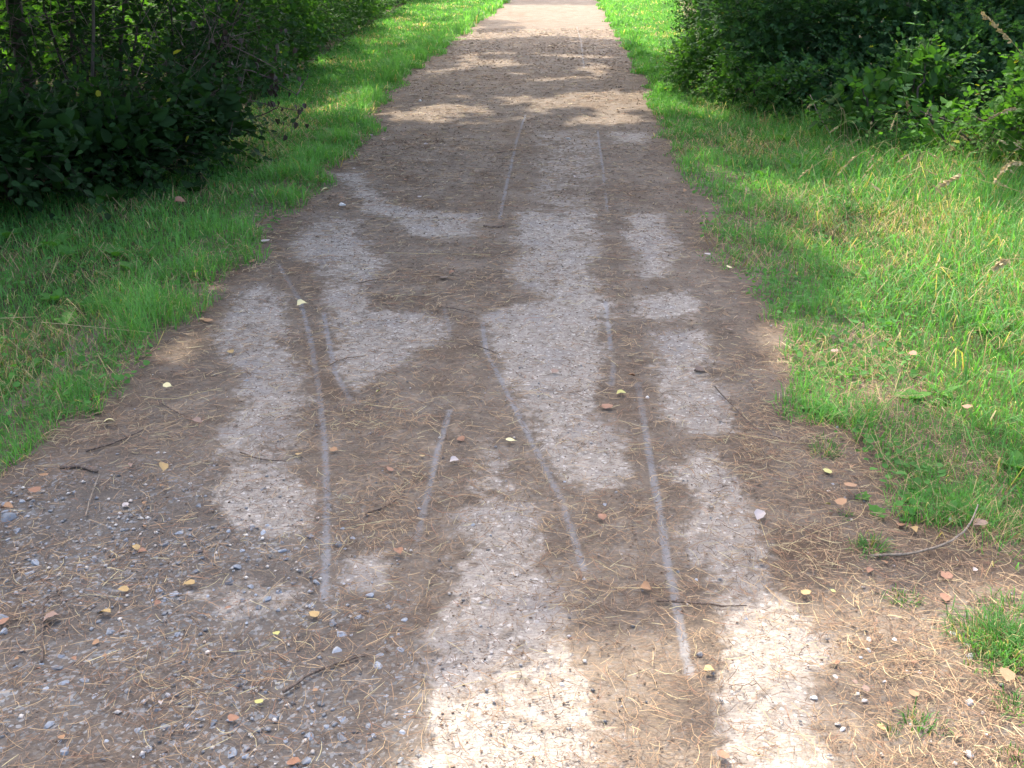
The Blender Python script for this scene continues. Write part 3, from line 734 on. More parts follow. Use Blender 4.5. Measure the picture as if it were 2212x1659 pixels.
# ------------------------------------------------------------------ leaf shapes for plants
def tmpl(kind):
    if kind == 'ovate':
        V = [(0,0,0),(.27,.30,.05),(.27,-.30,.05),(.5,0,-.03),(.68,.25,.03),(.68,-.25,.03),(1,0,-.10)]
        Fc = [(0,3,1),(0,2,3),(1,3,4),(3,2,5),(4,3,6),(3,5,6)]
    elif kind == 'round':
        V = [(0,0,0),(.12,.30,.05),(.12,-.30,.05),(.45,.42,.06),(.45,-.42,.06),(.4,0,-.02),(.8,.25,.0),(.8,-.25,.0),(1,0,-.06)]
        Fc = [(0,5,1),(0,2,5),(1,5,3),(2,4,5),(3,5,6),(5,4,7),(5,8,6),(5,7,8)]
    elif kind == 'lobed':
        V = [(0,0,0),(.12,.36,.03),(.38,.20,0),(.58,.50,.03),(.68,.20,0),(1,0,-.06),(.68,-.20,0),(.58,-.50,.03),(.38,-.20,0),(.12,-.36,.03)]
        Fc = [(0,2,1),(0,9,8),(0,8,2),(2,4,3),(2,8,6),(2,6,4),(8,7,6),(4,6,5)]
    elif kind == 'card':
        V = [(0,0,0),(.5,.40,.03),(.5,-.40,.03),(.5,0,-.03),(1,0,-.08)]
        Fc = [(0,3,1),(0,2,3),(1,3,4),(3,2,4)]
    elif kind == 'lance':
        V = [(0,0,0),(.4,.11,.03),(.4,-.11,.03),(.4,0,0),(1,0,-.12)]
        Fc = [(0,3,1),(0,2,3),(1,3,4),(3,2,4)]
    return np.array(V, float), np.array(Fc)
TM = {k: tmpl(k) for k in ('ovate', 'round', 'lobed', 'lance', 'card')}
def leaves(P, D, Nn, S, kind, C):
    """a leaf at each P along D, facing Nn, of size S"""
    V, Fc = TM[kind]; D = nrm(D); B = nrm(np.cross(Nn, D)); U = np.cross(D, B)
    O = P[:, None]+S[:, None, None]*(V[None, :, :1]*D[:, None]+V[None, :, 1:2]*B[:, None]+V[None, :, 2:3]*U[:, None])
    k = len(V); Fo = (Fc[None]+np.arange(len(P))[:, None, None]*k).reshape(-1, 3)
    return O.reshape(-1, 3), Fo, np.repeat(C, k, 0)
def sprays(P, D, L, k, size, jit=.35, droop=.15):
    """alternate leaves along twigs starting at P: returns leaf positions, directions, normals, sizes"""
    n = len(P); D = nrm(D); up = np.array([0, 0, 1.])
    side = nrm(np.cross(D, up)+1e-4); nn = nrm(np.cross(side, D)+rng.normal(0, .25, (n, 3)))
    lp, ld, ln, lsz, tw = [], [], [], [], []
    for i in range(k):
        t = (i+.6)/k; c = P+D*(L*t)[:, None]; c[:, 2] -= droop*L*t*t
        s = 1 if i % 2 else -1
        d = D*.55+side*s*.8+rng.normal(0, jit, (n, 3)); d[:, 2] -= .15
        if i == k-1: d = D+rng.normal(0, .2, (n, 3))
        lp.append(c); ld.append(nrm(d)); ln.append(nrm(nn+rng.normal(0, jit*.8, (n, 3)))); lsz.append(size*(.75+.4*rng.random(n))*(1-.25*t))
    e = P+D*L[:, None]; e[:, 2] -= droop*L
    return np.concatenate(lp), np.concatenate(ld), np.concatenate(ln), np.concatenate(lsz), (P, e)
def twigribs(a, P, E, w, col):
    n = len(P); d = E-P; s = nrm(np.cross(d, rng.normal(0, 1, (n, 3))))*w; s2 = nrm(np.cross(d, s))*w
    V = np.stack([P+s, P-s, P+s2, E], 1).reshape(-1, 3); k = np.arange(n)[:, None]*4
    a.add(V, np.concatenate([k+np.array([0, 1, 3]), k+np.array([1, 2, 3]), k+np.array([2, 0, 3])]), col)
def leafcols(n, base, var=.3, yel=0.0):
    base = np.array(base); c = base*(1+var*rng.normal(0, .6, (n, 1)))
    c = np.clip(c, .004, 1)
    m = rng.random(n) < yel; c[m] = np.array([.30, .30, .05])*rng.uniform(.6, 1.1, (m.sum(), 1))
    return c
LEAFME = {}
def leaf_mesh(kind, cname, col):
    if (kind, cname) not in LEAFME:
        V, Fc = TM[kind]; LEAFME[(kind, cname)] = npmesh('leaf', V, Fc, M_leaf, np.full((len(V), 3), col))
    return LEAFME[(kind, cname)]
def mat_from(d, nn):
    d = nrm(d); b = nrm(np.cross(nn, d)); u = np.cross(d, b)
    return Matrix(((d[0], b[0], u[0]), (d[1], b[1], u[1]), (d[2], b[2], u[2])))
def shrub(name, label, cat, blobs, nsp, size, kind, base, stems=5, parts=0, L=.28, k=7, group=None, yel=.004, top=None, droop=.15, fill=2.5):
    """blobs: list of (cx, cy, cz, rx, ry, rz) ellipsoids filled with leafy twigs; the nearest leaves become parts"""
    B = np.array(blobs, float); c0 = B[:, :2].mean(0); root = empty(name, (c0[0], c0[1], 0)); tag(root, label, cat, group)
    vol = B[:, 3]*B[:, 4]*B[:, 5]; pick = rng.choice(len(B), nsp, p=vol/vol.sum()); b = B[pick]
    d = nrm(rng.normal(0, 1, (nsp, 3))); r = rng.random((nsp, 1))**.28*(.86+.14*np.clip(rng.normal(0, 1, (nsp, 1)), -1, 2))
    P = b[:, :3]+d*r*b[:, 3:]
    lump = fbm(P[:, 0]*1.9+P[:, 2]*1.3, P[:, 1]*1.9-P[:, 2]*1.1, 410, 2)
    ok = (P[:, 2] > .04) & (lump > .36+.06*rng.random(nsp))
    P, d = P[ok], d[ok]
    D = d*np.array([1, 1, .45])+rng.normal(0, .35, d.shape)+np.array([0, 0, .12])
    lp, ld, ln, ls, (tp, te) = sprays(P, D, L*rng.uniform(.6, 1.3, len(P)), k, size, droop=droop)
    cl = leafcols(len(lp), base, .3, yel)*(.75+.5*fbm(lp[:, 0]*3, lp[:, 2]*3+lp[:, 1], 99)[:, None])
    off = np.array([c0[0], c0[1], 0]); keep = lp[:, 2] > .02
    if parts:
        pu = (lp[:, 0])/np.maximum(lp[:, 1], .1); vis = (np.abs(pu) < .56) & keep
        pv = (lp[:, 2]-CAM_H)/lp[:, 1]; vis &= pv < -.04
        dist = np.where(vis, np.linalg.norm(lp-np.array([0, 0, CAM_H]), axis=1)+.25*rng.random(len(lp)), 1e9)
        idx = np.argsort(dist)[:parts]
        tints = [tuple(np.array(base)*f) for f in (.75, 1.0, 1.3)]
        for i in idx:
            if dist[i] > 1e8: continue
            j = random.randrange(3); o = bpy.data.objects.new('leaf', leaf_mesh(kind, (name, j), tints[j])); COL.objects.link(o); o.parent = root
            o.matrix_local = Matrix.Translation(lp[i]-off) @ mat_from(ld[i], ln[i]).to_4x4() @ Matrix.Scale(ls[i]*1.1, 4)
        keep[idx] = False
    nf = int(nsp*fill); bf = B[rng.choice(len(B), nf, p=vol/vol.sum())]
    fp = bf[:, :3]+nrm(rng.normal(0, 1, (nf, 3)))*(rng.random((nf, 1))**.4*.82)*bf[:, 3:]; fp[:, 2] = np.abs(fp[:, 2])+.02
    lp = np.concatenate([lp[keep], fp]); ld = np.concatenate([ld[keep], nrm(rng.normal(0, 1, (nf, 3)))]); ln = np.concatenate([ln[keep], rng.normal(0, 1, (nf, 3))])
    ls = np.concatenate([ls[keep], size*rng.uniform(1.2, 1.9, nf)]); cl = np.concatenate([cl[keep], leafcols(nf, base, .25)])
    V, Fc, C = leaves(lp-off, ld, ln, ls, kind, cl)
    fo = obj('foliage', npmesh('foliage', V, Fc, M_leaf, C), root); fo['kind'] = 'stuff'
    a = Acc(); twigribs(a, tp-off, te-off, .0022, np.array([.06, .05, .03])); t_ = obj('twigs', a.mesh('twigs', M_bark), root); t_['kind'] = 'stuff'
    zt = (B[:, 2]+B[:, 5]*.5)
    for i in range(stems):
        j = random.randrange(len(B)); e = np.array([B[j, 0]-c0[0]+random.uniform(-.5, .5)*B[j, 3], B[j, 1]-c0[1]+random.uniform(-.5, .5)*B[j, 4], zt[j]])
        s0 = np.array([e[0]*.45+random.uniform(-.15, .15), e[1]*.45+random.uniform(-.15, .15), -.02])
        mpt = (s0+e)/2+np.array([random.uniform(-.12, .12), random.uniform(-.12, .12), .1])
        V, Fc = tube(smoothline([s0, mpt, e], 4, .01), random.uniform(.012, .026), .005, 5)
        obj('stem', npmesh('stem', V, Fc, M_bark, smooth=True), root)
    return root

DARK = (.019, .050, .016); MIDG = (.045, .115, .028); FRESH = (.085, .20, .035); BLUE = (.035, .095, .04)  # DARK is lowered to carry the deep shade of the left shrubs
# left side, near to far
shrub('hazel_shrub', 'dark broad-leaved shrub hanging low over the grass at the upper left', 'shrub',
      [(-3.35, 6.5, .45, .8, .75, .36), (-2.85, 7.2, .38, .65, .7, .33), (-4.0, 6.4, .5, .9, .9, .42), (-2.7, 7.4, .28, .5, .5, .25), (-4.2, 7.3, .35, .9, .6, .4), (-2.35, 7.7, .42, .45, .45, .36), (-3.3, 6.6, 2.3, 1.4, 1.5, .5), (-2.9, 8.0, 2.3, 1.1, 1.0, .45)], 5200, .078, 'ovate', DARK, 7, parts=300, L=.34, k=7, fill=2.0)  # the two highest blobs are added above view to shade the grass
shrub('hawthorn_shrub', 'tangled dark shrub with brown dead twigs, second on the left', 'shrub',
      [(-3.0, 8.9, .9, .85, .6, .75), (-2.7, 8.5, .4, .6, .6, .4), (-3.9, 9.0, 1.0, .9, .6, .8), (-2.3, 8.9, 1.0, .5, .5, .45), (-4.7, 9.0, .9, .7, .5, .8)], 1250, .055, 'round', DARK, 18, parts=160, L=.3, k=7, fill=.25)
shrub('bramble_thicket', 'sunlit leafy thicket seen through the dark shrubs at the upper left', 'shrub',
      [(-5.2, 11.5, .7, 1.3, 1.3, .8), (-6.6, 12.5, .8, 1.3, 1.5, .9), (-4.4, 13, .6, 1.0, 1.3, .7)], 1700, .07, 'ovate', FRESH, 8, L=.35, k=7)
shrub('elder_shrub', 'leafy shrub half in sun behind the left verge, where its twigs reach the grass', 'shrub',
      [(-3.5, 12.6, .6, .9, 1.1, .7), (-3.1, 14.2, .7, .8, 1.2, .8), (-2.9, 12.2, .3, .5, .6, .35)], 2000, .06, 'ovate', MIDG, 7, parts=60, L=.3, k=7)
shrub('hedge_shrub', 'green hedge shrub beyond the sunlit left verge, lower part in shade', 'shrub',
      [(-3.5, 17.5, .7, 1.0, 1.9, .9), (-3.4, 21, .7, 1.0, 2.2, .9)], 2600, .06, 'ovate', MIDG, 6, L=.35, k=7)
shrub('hedge_shrub', 'farthest green hedge shrub on the left, at the top edge', 'shrub',
      [(-3.6, 26, .7, 1.1, 3, 1.0), (-3.4, 33, .7, 1.2, 4, 1.0)], 1300, .10, 'ovate', MIDG, 6, L=.45, k=7)
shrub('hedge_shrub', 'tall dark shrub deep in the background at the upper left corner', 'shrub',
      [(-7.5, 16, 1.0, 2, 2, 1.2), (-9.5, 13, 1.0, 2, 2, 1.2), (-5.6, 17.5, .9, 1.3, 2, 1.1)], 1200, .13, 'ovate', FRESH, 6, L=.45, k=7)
# right side
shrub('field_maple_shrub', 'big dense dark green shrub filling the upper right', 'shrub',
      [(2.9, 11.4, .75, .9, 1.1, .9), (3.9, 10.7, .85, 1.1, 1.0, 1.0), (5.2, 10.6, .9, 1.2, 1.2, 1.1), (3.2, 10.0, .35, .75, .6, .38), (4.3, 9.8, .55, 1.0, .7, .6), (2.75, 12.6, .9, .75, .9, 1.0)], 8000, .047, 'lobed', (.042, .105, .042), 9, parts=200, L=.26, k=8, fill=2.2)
shrub('sunlit_maple_shrub', 'light green leafy shrub at the back of the right verge, catching the sun', 'shrub',
      [(2.95, 14.3, .8, .85, 1.2, .95), (3.6, 16.5, .8, 1.0, 1.4, 1.0)], 1900, .055, 'ovate', MIDG, 6, parts=80, L=.3, k=8)
shrub('hedge_shrub', 'farthest hedge shrub on the right beyond the bright verge', 'shrub',
      [(5.4, 21, .8, 1.1, 2.5, 1.0), (6.2, 28, .8, 1.3, 3.5, 1.1), (7.2, 36, .8, 1.5, 4, 1.2)], 1500, .09, 'ovate', MIDG, 6, L=.4, k=7)
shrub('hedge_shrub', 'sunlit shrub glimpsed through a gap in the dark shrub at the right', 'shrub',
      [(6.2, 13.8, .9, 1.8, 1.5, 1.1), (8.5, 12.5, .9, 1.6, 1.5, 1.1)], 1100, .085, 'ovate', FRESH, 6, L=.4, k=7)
shrub('dogwood_bush', 'fresh green dogwood with broad leaves at the right edge above the long grass', 'bush',
      [(3.75, 7.5, .35, .45, .5, .38), (4.1, 7.9, .6, .5, .5, .5), (3.35, 8.1, .28, .45, .35, .28), (4.2, 6.9, .4, .4, .5, .4)], 1000, .056, 'ovate', (.07, .17, .035), 8, parts=290, L=.26, k=6, yel=.02, fill=1)
shrub('round_leaved_bush', 'low bush with rounded leaves at the foot of the big dark shrub', 'bush',
      [(3.0, 8.8, .35, .38, .35, .36), (3.5, 9.0, .45, .4, .35, .44)], 420, .058, 'round', MIDG, 5, parts=200, L=.22, k=6, yel=.03, fill=1)
shrub('hawthorn_shoots', 'small leafy shoots reaching over the grass at the corner of the big right shrub', 'shrub',
      [(2.3, 10.9, .3, .35, .4, .33), (2.55, 10.2, .28, .35, .35, .3), (2.1, 12.3, .35, .35, .6, .4)], 480, .042, 'lobed', MIDG, 4, parts=60, L=.2, k=8)

# upright herb in front of the right shrub
def herb(u, v, y, h, label, nl=9, size=.10, col=FRESH, kind='ovate', name='nettle_plant'):
    p = A(u, v, y); base = W(u, v) if y is None else (p[0], y, 0)
    root = empty(name, base, random.uniform(0, 6)); tag(root, label, 'plant')
    top = np.array([random.uniform(-.06, .06), random.uniform(-.06, .06), h])
    L = smoothline([(0, 0, 0), top*.5+np.array([.02, 0, 0]), top], 4)
    V, Fc = tube(L, .004, .0015, 5); obj('stem', npmesh('stem', V, Fc, M_grass, np.full((len(V), 3), (.08, .14, .04)), smooth=True), root)
    me = leaf_mesh(kind, (name, 'h'), col)
    for i in range(nl):
        t = .25+.75*i/(nl-1); c = top*t
        for s in (0, math.pi):
            a = i*1.57+s+random.uniform(-.2, .2); d = np.array([math.cos(a), math.sin(a), .25-.5*random.random()])
            o = bpy.data.objects.new('leaf', me); COL.objects.link(o); o.parent = root
            o.matrix_local = Matrix.Translation(c) @ mat_from(d, np.array([0, 0, 1.])).to_4x4() @ Matrix.Scale(size*(1.15-.6*t)*random.uniform(.8, 1.15), 4)
    return root
herb(1962, 200, 8.2, 1.22, 'tall nettle with pointed leaves in front of the big dark shrub', 11, .12, (.07, .17, .045))
herb(2075, 300, 8.4, .75, 'shorter nettle-like herb between the tall nettle and the dogwood', 8, .08, MIDG)
herb(1900, 300, 8.8, .5, 'leafy herb at the left foot of the tall nettle', 6, .09, FRESH)
herb(2190, 260, 8.2, 1.1, 'thin herb rising at the right frame edge behind the dogwood', 8, .075, MIDG)
herb(2130, 200, 7.3, .62, 'bright lime shoot standing above the dogwood leaves', 6, .09, (.16, .30, .04))
herb(1550, 190, 12.2, .42, 'small bright shoot at the sunlit corner of the right shrub', 6, .07, FRESH)
herb(1520, 185, 11.9, .25, 'low bright leafy plant on the sunlit grass by the right shrub', 5, .08, FRESH)

# ------------------------------------------------------------------ tall grass with seed heads
def stalk(u, v, h, lean, az, label, hl=.10, group=None, col=(.42, .36, .20), seed=True):
    b = W(u, v); root = empty('grass_stalk', b, az); tag(root, label, 'grass stalk', group)
    pts = [(0, 0, 0), (lean*.25*h, 0, h*.55), (lean*.6*h, 0, h*.9), (lean*h, 0, h*(1-.35*lean))]
    L = smoothline(pts, 5); V, Fc = tube(L, .0022, .0011, 4)
    obj('stem', npmesh('stem', V, Fc, M_dry, np.full((len(V), 3), (.25, .28, .10) if random.random() < .5 else (.38, .32, .17)), smooth=True), root)
    if seed:
        a = Acc(); e, q = L[-1], L[-3]; d = nrm(e-q)
        n = 26; t = np.linspace(0, 1, n)[:, None]; dd = np.array([0, 0, -1.])
        C0 = e+d*hl*t+dd*.25*hl*t*t*lean; r = .0075*np.sin(np.pi*np.clip(t*.9+.08, 0, 1))
        th = rng.uniform(0, 6.28, (n, 1)); off = np.concatenate([np.cos(th)*0, np.cos(th), np.sin(th)], 1)*r
        D = d*1.0+off*60; Sz = rng.uniform(.010, .018, n)
        V, Fc, C = leaves(C0+off*.4, D, rng.normal(0, 1, (n, 3)), Sz, 'ovate', np.array(col)*rng.uniform(.7, 1.15, (n, 1)))
        obj('seed_head', npmesh('seed_head', V, Fc, M_dry, C), root)
    return root
for a in [(1840,330,.50,.75,2.6,'dry brown stalk leaning left at the foot of the dark shrub',.05),
 (1870,350,.30,.1,1.2,'short cluster stalk of dead upright stems by the shrub foot',.02)]:
    stalk(*a[:6], hl=a[6])
for i in range(58):
    u = random.uniform(1830, 2230); v = random.uniform(320, 480)
    stalk(u, v, random.uniform(.22, .5), random.uniform(.2, 1.0), random.choice([random.uniform(2.2, 4.2), random.uniform(-.8, .8)]), 'thin seeding grass stalk in the long grass under the right shrubs', random.uniform(.05, .09), group='seeding grass stalks on the right verge')
def stalk_px(pts, y, hl, label, r=.0022):
    P = np.array([A(u, v, y) for u, v in pts]); c = np.array([P[0, 0], P[0, 1], 0]); root = empty('grass_stalk', c); tag(root, label, 'grass stalk')
    L = smoothline(P-c, 6); V, Fc = tube(L, r, r*.5, 4); obj('stem', npmesh('stem', V, Fc, M_dry, np.full((len(V), 3), (.36, .33, .15)), smooth=True), root)
    m = int(len(L)*(1-hl)); H = L[m:]; n = 70; t = rng.random(n)*(len(H)-1.01); i0 = t.astype(int); C0 = H[i0]+(H[i0+1]-H[i0])*(t-i0)[:, None]
    D = nrm(H[-1]-H[0])+rng.normal(0, .45, (n, 3)); V, Fc, C = leaves(C0, D, rng.normal(0, 1, (n, 3)), rng.uniform(.016, .030, n), 'ovate', np.array([.46, .38, .22])*rng.uniform(.7, 1.2, (n, 1)))
    obj('seed_head', npmesh('seed_head', V, Fc, M_dry, C), root)
stalk_px([(2330, 420), (2260, 230), (2212, 125), (2165, 70), (2120, 28)], 6.6, .38, 'tallest golden seed head, arching against the dark shrub at the upper right corner')
stalk_px([(2300, 470), (2212, 418), (2130, 392), (2080, 378), (2035, 400)], 6.2, .28, 'long pale seed stalk lying almost level, tip bent down, at the right edge')
stalk_px([(2290, 430), (2250, 370), (2190, 350), (2150, 392)], 6.2, .45, 'thick drooping seed head beside the level one at the right edge')
stalk_px([(2290, 640), (2240, 570), (2180, 560), (2150, 580)], 4.6, .35, 'pale seed head drooping in from the right frame edge lower in the grass')
stalk_px([(2290, 300), (2240, 250), (2190, 235), (2140, 255)], 7.2, .4, 'buff seed head curving in front of the dogwood top')
stalk_px([(1975, 350), (1968, 270), (1960, 220)], 8.3, .35, 'straight upright seed head just below the tall nettle leaves')
# dry upright stems at the shrub foot
for i, (u, v) in enumerate([(1812, 330), (1822, 334), (1830, 328), (1838, 338)]):
    stalk(u, v, random.uniform(.25, .5), random.uniform(.1, .4), random.uniform(0, 6), 'bare straw-coloured dead stem at the foot of the big right shrub', group='dead stems at the shrub foot', seed=False)
def stick(p0, p1, r, label, mat=M_twig_pale):
    c = np.array(p0); root_pts = smoothline([np.zeros(3), (np.array(p1)-c)*.5+rng.normal(0, .01, 3), np.array(p1)-c], 4, .003)
    V, Fc = tube(root_pts, r, r*.5, 5); tag(obj('stick', npmesh('stick', V, Fc, mat, smooth=True), None, c), label, 'stick')
stick(W(1815, 325), A(1750, 205, 9.2), .007, 'dead slanting stem leaning out of the foot of the big right shrub')
stick(W(1750, 300), A(1722, 262, 9.7), .009, 'brown stick slanting through the grass left of the shrub foot') if False else stick(W(1748, 302), A(1712, 258, 9.9), .007, 'brown stick slanting through the grass left of the shrub foot')

# clover and other small ground weeds mixed into the grass
n = 15000
y = np.exp(rng.uniform(math.log(1.9), math.log(13), n)); sd_ = np.where(rng.random(n) < .6, 1, -1); q = rng.random(n)**1.3
x = np.where(sd_ > 0, xr(y)+q*2.4, xl(y)-q*2.2)
k = (fbm(x*2.6+4, y*2.6, 188, 3) > .50) & (np.abs(x) < .56*y+.5) & ~((y < 2.6) & (q < .2)); x, y = x[k], y[k]; n = len(x)
az = rng.uniform(0, 6.28, n); V, Fc, C = leaves(np.stack([x, y, rng.uniform(.012, .075, n)], -1), np.stack([np.cos(az), np.sin(az), rng.uniform(-.2, .6, n)], -1), rng.normal(0, .35, (n, 3))+np.array([0, -.2, 1]), np.maximum(rng.uniform(.012, .034, n), .003*y), 'round', leafcols(n, (.075, .20, .05), .3))
tag(obj('clover', npmesh('clover', V, Fc, M_leaf, C)), 'small round clover and weed leaves mixed through both grass verges', 'ground cover', kind='stuff')

# ------------------------------------------------------------------ broad-leaved weeds and path-side tufts
def weed(u, v, n, px, label, kind='ovate', col=FRESH, up=.55, name='broadleaf_weed', group=None):
    b = W(u, v); s = px/(F/math.dist(b, (0, 0, CAM_H))); root = empty(name, b); tag(root, label, 'weed', group)
    me = leaf_mesh(kind, ('weed', kind, str(col)), col)
    for i in range(n):
        a = 6.283*i/n+random.uniform(-.4, .4); e = up+random.uniform(-.3, .35); d = np.array([math.cos(a), math.sin(a), e])
        o = bpy.data.objects.new('leaf', me); COL.objects.link(o); o.parent = root
        o.matrix_local = Matrix.Translation((0, 0, .015)) @ mat_from(d, np.array([-math.cos(a)*e, -math.sin(a)*e, 1.])).to_4x4() @ Matrix.Scale(s*random.uniform(.7, 1.15), 4)
    return root
for a in [(118,540,5,46,'tall pale dandelion-like weed with upright leaves in the dark left grass'),(150,560,5,34,'smaller weed beside the tall one in the dark left grass'),
 (252,560,5,40,'weed with a folded light leaf under the dark left shrub'),(288,592,6,34,'broad weed in the left grass near its upper right'),
 (120,655,5,32,'oval-leaved weed above the long straw in the left grass'),(185,668,4,26,'tiny weed near the middle of the left grass'),
 (145,705,4,36,'round-leaved weed on the long straw'),(235,600,4,30,'small bright weed between the shrub and the long straw'),
 (355,640,4,24,'little weed near the left path edge'),(75,800,4,26,'weed by the brown patch in the sunlit left grass'),(20,520,5,34,'leafy weed at the left frame edge')]:
    weed(*a[:4], a[4], col=(.09, .22, .05))
weed(235, 445, 7, 48, 'low broad-leaved plant under the dark left shrub', 'round', MIDG, .7)
weed(330, 400, 6, 44, 'ivy-like plant half hidden at the foot of the left shrub', 'lobed', MIDG, .7)
weed(420, 420, 6, 36, 'small leafy plant in deep shade right of the low broad plant', 'round', DARK, .7)
weed(785, 282, 6, 34, 'grey-green dock plant where the left grass meets the path', 'ovate', (.06, .12, .06), .3)
for a in [(1808,672,3,64,'single long plantain leaf slanting in the right grass','lance'),(1970,868,4,40,'clover-like rosette in the right grass','round'),(2030,860,3,60,'long pale green upright blade cluster in the right grass','lance'),
 (2120,330,4,40,'leafy plant under the dogwood','ovate'),(1785,905,7,44,'broad weed spreading from the right grass edge onto the litter','ovate'),(1745,890,5,30,'small rosette at the tip of the right grass edge','ovate'),
 (2080,1110,6,30,'fern-like weed beside the salmon pink leaf','lobed'),(1895,1120,5,26,'ground weed in the sparse grass near the pale branch','lobed'),(1862,1085,5,24,'small weed by the orange leaf at the grass edge','lobed'),
 (2190,1020,5,44,'yellow-green seedling leaf at the right frame edge','ovate'),(1590,560,4,22,'small weed at the right path edge near the pale patches','ovate'),(1490,330,6,24,'plantain at the far right grass edge','ovate'),(1500,345,5,22,'second plantain lower on the far right grass edge','ovate'),
 (2140,720,5,40,'dark broad weed low in the sunlit right grass','ovate'),(2180,1460,4,22,'small clover under the sunlit grass clump','round')]:
    weed(*a[:4], a[4], kind=a[5], col=(.085, .21, .045), up=.35)
for i in range(26):
    u, v = random.uniform(1640, 2200), random.uniform(310, 470)
    weed(u, v, 5, random.choice([20, 26, 32]), 'leafy weed standing in the long grass below the right shrubs', random.choice(['ovate', 'round', 'lobed']), random.choice([MIDG, (.075, .19, .045)]), .7, group='weeds below the right shrubs')
def tuft(u, v, px, n, label, h=.05, col=.0):
    b = W(u, v); r = px/2/(F/math.dist(b, (0, 0, CAM_H))); a = rng.uniform(0, 6.28, n); q = rng.random(n)**.7*r
    x, y = np.cos(a)*q, np.sin(a)*q*.9
    n = int(n*.6); x, y = x[:n]*1.15+rng.normal(0, r*.25, n), y[:n]*1.15+rng.normal(0, r*.25, n); a = a[:n]
    V, Fc, C = blades(x, y, rng.uniform(.4, 1.1, n)*h, np.full(n, .0022)+rng.random(n)*.0015, rng.uniform(.3, 1.25, n), gcolor(x+b[0], y+b[1], np.full(n, .16), np.full(n, .1))*.8, .008, az=a+rng.normal(0, .6, n))
    tag(obj('grass_tuft', npmesh('grass_tuft', V, Fc, M_grass, C), None, b), label, 'grass tuft')
for a in [(1878,1192,56,260,'grass tuft on bare litter at the tip of the pale branch',.05),(1952,1304,56,150,'flat grass tuft at the upper edge of the sunlit needles',.035),
 (1783,985,52,240,'round grass tuft on the litter off the right grass edge',.045),(1782,957,36,90,'small tuft directly above the round one off the right edge',.03),
 (1990,1575,66,120,'thin grass tuft in sunlit needles near the bottom right',.04),(2190,1540,60,140,'sunlit tuft at the right frame edge near the bottom',.045),
 (1925,1590,26,30,'few green blades left of the thin tuft at the bottom right',.03),(1708,790,34,90,'tiny tuft at the right path edge',.03),(1710,765,30,70,'tiny tuft above another at the right path edge',.03),
 (2135,1385,110,700,'large sunlit grass clump, left part, at the right frame edge',.07),(2195,1420,120,800,'large sunlit grass clump, right part, at the right frame edge',.08),
 (2120,1440,60,120,'yellowish fringe of the large sunlit clump',.04),(2190,1330,90,260,'shaded grass just above the large sunlit clump',.06),
 (1490,462,40,70,'tuft of moss-like grass at the far right path edge',.03),(2195,1650,50,60,'small tuft in the bottom right corner',.04),(1822,1120,30,50,'two-leaved sprout on the litter left of the pale branch',.03)]:
    tuft(*a[:5], h=a[5])
tuft(770, 228, 90, 420, 'tall sunlit grass clump on the left verge by the far sun bar', .22)
tuft(560, 218, 90, 260, 'sunlit grass clump glimpsed under the dark left shrub', .18)

# dry curled leaf and brown litter under the left shrub
fleaf(392, 438, 30, 'brown', 'tan curled dead leaf on the dark grass under the left shrub', 1, .3, .06)
fleaf(540, 288, 40, 'orange', 'sunlit orange leaf litter spot behind the dead branch', 0, 0, .05)
fleaf(470, 290, 30, 'orange', 'small orange leaf left of the sunlit litter spot', 2, 1, .05)

# dead branch with hanging withered leaves
root = empty('dead_branch', A(420, 205, 8.3)); tag(root, 'dead branch with withered brown leaves sticking out of the left shrub over the grass', 'branch')
o0 = np.array(A(420, 205, 8.3))
for pts in ([(420,205),(500,208),(580,226),(650,240)], [(650,240),(636,262),(628,285)], [(490,140),(560,160),(600,180),(640,205)], [(480,90),(545,120),(600,150)], [(600,232),(560,250),(520,262)], [(640,205),(655,180),(668,158)]):
    P = np.array([A(u, v, 8.3+.1*math.sin(u)) for u, v in pts])-o0
    V, Fc = tube(smoothline(P, 4, .004), .006, .003, 5); obj('stem', npmesh('stem', V, Fc, M_twig, smooth=True), root)
lm = deadleaf(1, 'withered', 3); lm.name = 'withered_leaf'
for i in range(90):
    u, v = random.choice([(random.uniform(380, 520), random.uniform(0, 170)), (random.uniform(590, 665), random.uniform(100, 300)), (random.uniform(480, 640), random.uniform(60, 200)), (random.uniform(575, 600), random.uniform(160, 230))])
    p = np.array(A(u, v, 8.3+random.uniform(-.25, .25)))-o0
    o = obj('withered_leaf', lm, root, p, (random.uniform(-.5, .5), R(90)+random.uniform(-.5, .5), random.uniform(0, 6.3)), random.uniform(.04, .075))
# tangle of thin dead twigs inside the left shrubs
a = Acc(); n = 420
P = np.stack([rng.uniform(-3.9, -2.0, n), rng.uniform(7.6, 9.6, n), rng.uniform(.05, 1.6, n)], -1); E = P+rng.normal(0, .28, (n, 3))
a_ = P.mean(0)*np.array([1, 1, 0]); twigribs(a, P-a_, E-a_, .004, np.array([.09, .06, .04]))
o = obj('dead_twigs', a.mesh('dead_twigs', M_twig), None, a_); tag(o, 'tangle of thin dead twigs low between the two dark left shrubs', 'twigs', kind='stuff')

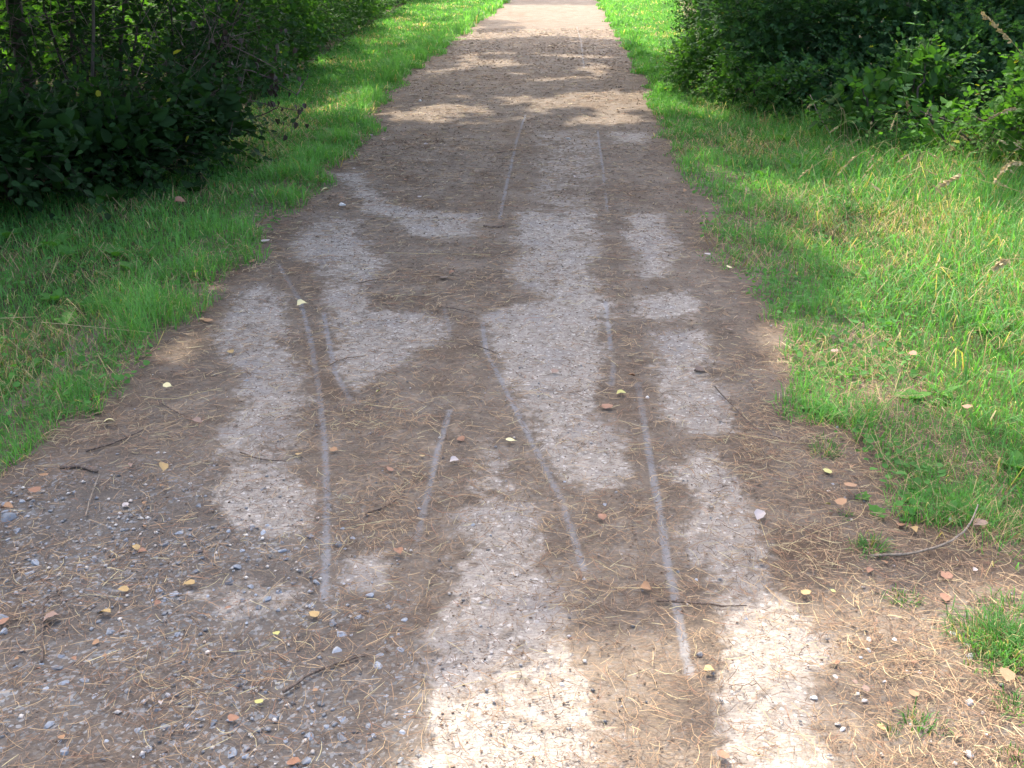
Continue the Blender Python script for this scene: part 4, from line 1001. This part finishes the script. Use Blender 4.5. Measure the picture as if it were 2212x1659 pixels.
# ------------------------------------------------------------------ trees
def y_near(v): return v < 4.6
def pine(x, y, h, r, label, crown_pts=None, lean=(0, 0)):
    root = empty('pine_tree', (x, y, 0)); tag(root, label, 'tree')
    tp = np.array([lean[0], lean[1], h])
    V, Fc = tube(smoothline([(0, 0, -.1), tp*.4+np.array([.1, 0, 0]), tp], 6), r, r*.35, 10)
    obj('trunk', npmesh('trunk', V, Fc, M_bark, smooth=True), root)
    if crown_pts is not None and len(crown_pts):
        P = crown_pts-np.array([x, y, 0]); n = len(P)
        for i in rng.choice(n, min(n, 40), replace=False):
            t = np.clip((P[i, 2]-1.2)/h, .3, .98); s = tp*t
            lt = np.linspace(0, 1, 12)[:, None]; lw = s*(1-lt)+P[i]*lt+np.array([x, y, 0]); lw = lw-lw[:, 2:]*(sd/sd[2])
            if sunny(lw[:, 0], lw[:, 1]).any(): continue
            V, Fc = tube(smoothline([s, (s+P[i])/2+np.array([0, 0, .2]), P[i]], 4, .02), r*.28, .015, 5)
            obj('limb', npmesh('limb', V, Fc, M_bark, smooth=True), root)
        D = rng.normal(0, 1, (n, 3))*np.array([1, 1, .35]); Nn = rng.normal(0, .5, (n, 3))+np.array([0, 0, 1.])
        V, Fc, C = leaves(P, D, Nn, np.where(y_near(P[:, 1]+y-(P[:, 2])*(sd/sd[2])[1]), rng.uniform(.12, .22, n), rng.uniform(.22, .42, n)), 'card', leafcols(n, (.035, .085, .025), .3))
        o = obj('crown', npmesh('crown', V, Fc, M_leaf, C), root); o['kind'] = 'stuff'
TREES = [(-4.9, 9.8, 14, .11, 'slim dark trunk near the upper left corner behind the broad-leaved shrub'),
         (-4.25, 9.2, 13, .07, 'thinner dark trunk standing right of the first one at the upper left'),
         (-4.3, 15.5, 14, .16, 'tree in the left hedge behind the half-lit shrub'), (-4.6, 22, 15, .18, 'tree in the left hedge farther along the path'),
         (-5.0, 31, 15, .2, 'farthest tree of the left hedge'), (4.6, 12.6, 13, .14, 'tree standing inside the big dark shrub on the right'),
         (6.4, 17.5, 14, .17, 'tree behind the right hedge'), (8.2, 25, 15, .2, 'farther tree behind the right hedge'), (5.8, 7.0, 13, .16, 'tree beyond the dogwood outside the right edge'),
         (-7.5, 6.2, 13, .17, 'tree outside the left edge of the view'), (9.0, 33, 15, .2, 'farthest tree behind the right hedge'), (-8.5, 19, 14, .18, 'tree deep behind the left hedge')]
n = 105000
gx, gy = rng.uniform(-7.5, 7.0, n), rng.uniform(.3, 36, n)
gx, gy = np.concatenate([gx, rng.uniform(-4, 4, 24000)]), np.concatenate([gy, rng.uniform(.9, 4.6, 24000)])
gx, gy = gx[:], gy[:]
wd = np.abs(gx) < .56*gy+2.2; gx, gy = gx[wd], gy[wd]
keep = ~sunny(gx, gy); gx, gy = gx[keep], gy[keep]; n = len(gx)  # crown shaped by its shadow: leaves only where none falls on sunlit ground
tx = np.array([t[0] for t in TREES]); ty = np.array([t[1] for t in TREES])
hz = rng.uniform(9.0, 14.5, n); q = sd/sd[2]
cxp, cyp = gx+q[0]*hz, gy+q[1]*hz
own = np.argmin((cxp[:, None]-tx)**2+(cyp[:, None]-ty)**2, 1)
CP = np.stack([cxp, cyp, hz], -1)
# unseen low boughs added over the left shrubs to keep skylight off
m = 46000; lowx = np.where(rng.random(m) < .55, rng.uniform(-7, -2.3, m), rng.uniform(3.2, 7.5, m)); lowy = rng.uniform(4.0, 15, m); lowz = rng.uniform(3.0, 6.0, m)
lk = ~sunny(lowx-q[0]*lowz, lowy-q[1]*lowz); lk &= (lowx < 0)
CP = np.concatenate([CP, np.stack([lowx, lowy, lowz], -1)[lk]]); own = np.concatenate([own, np.argmin((lowx[lk][:, None]-tx)**2+(lowy[lk][:, None]-ty)**2, 1)])
print('crown leaves', n)
for i, t in enumerate(TREES): pine(*t, crown_pts=CP[own == i])
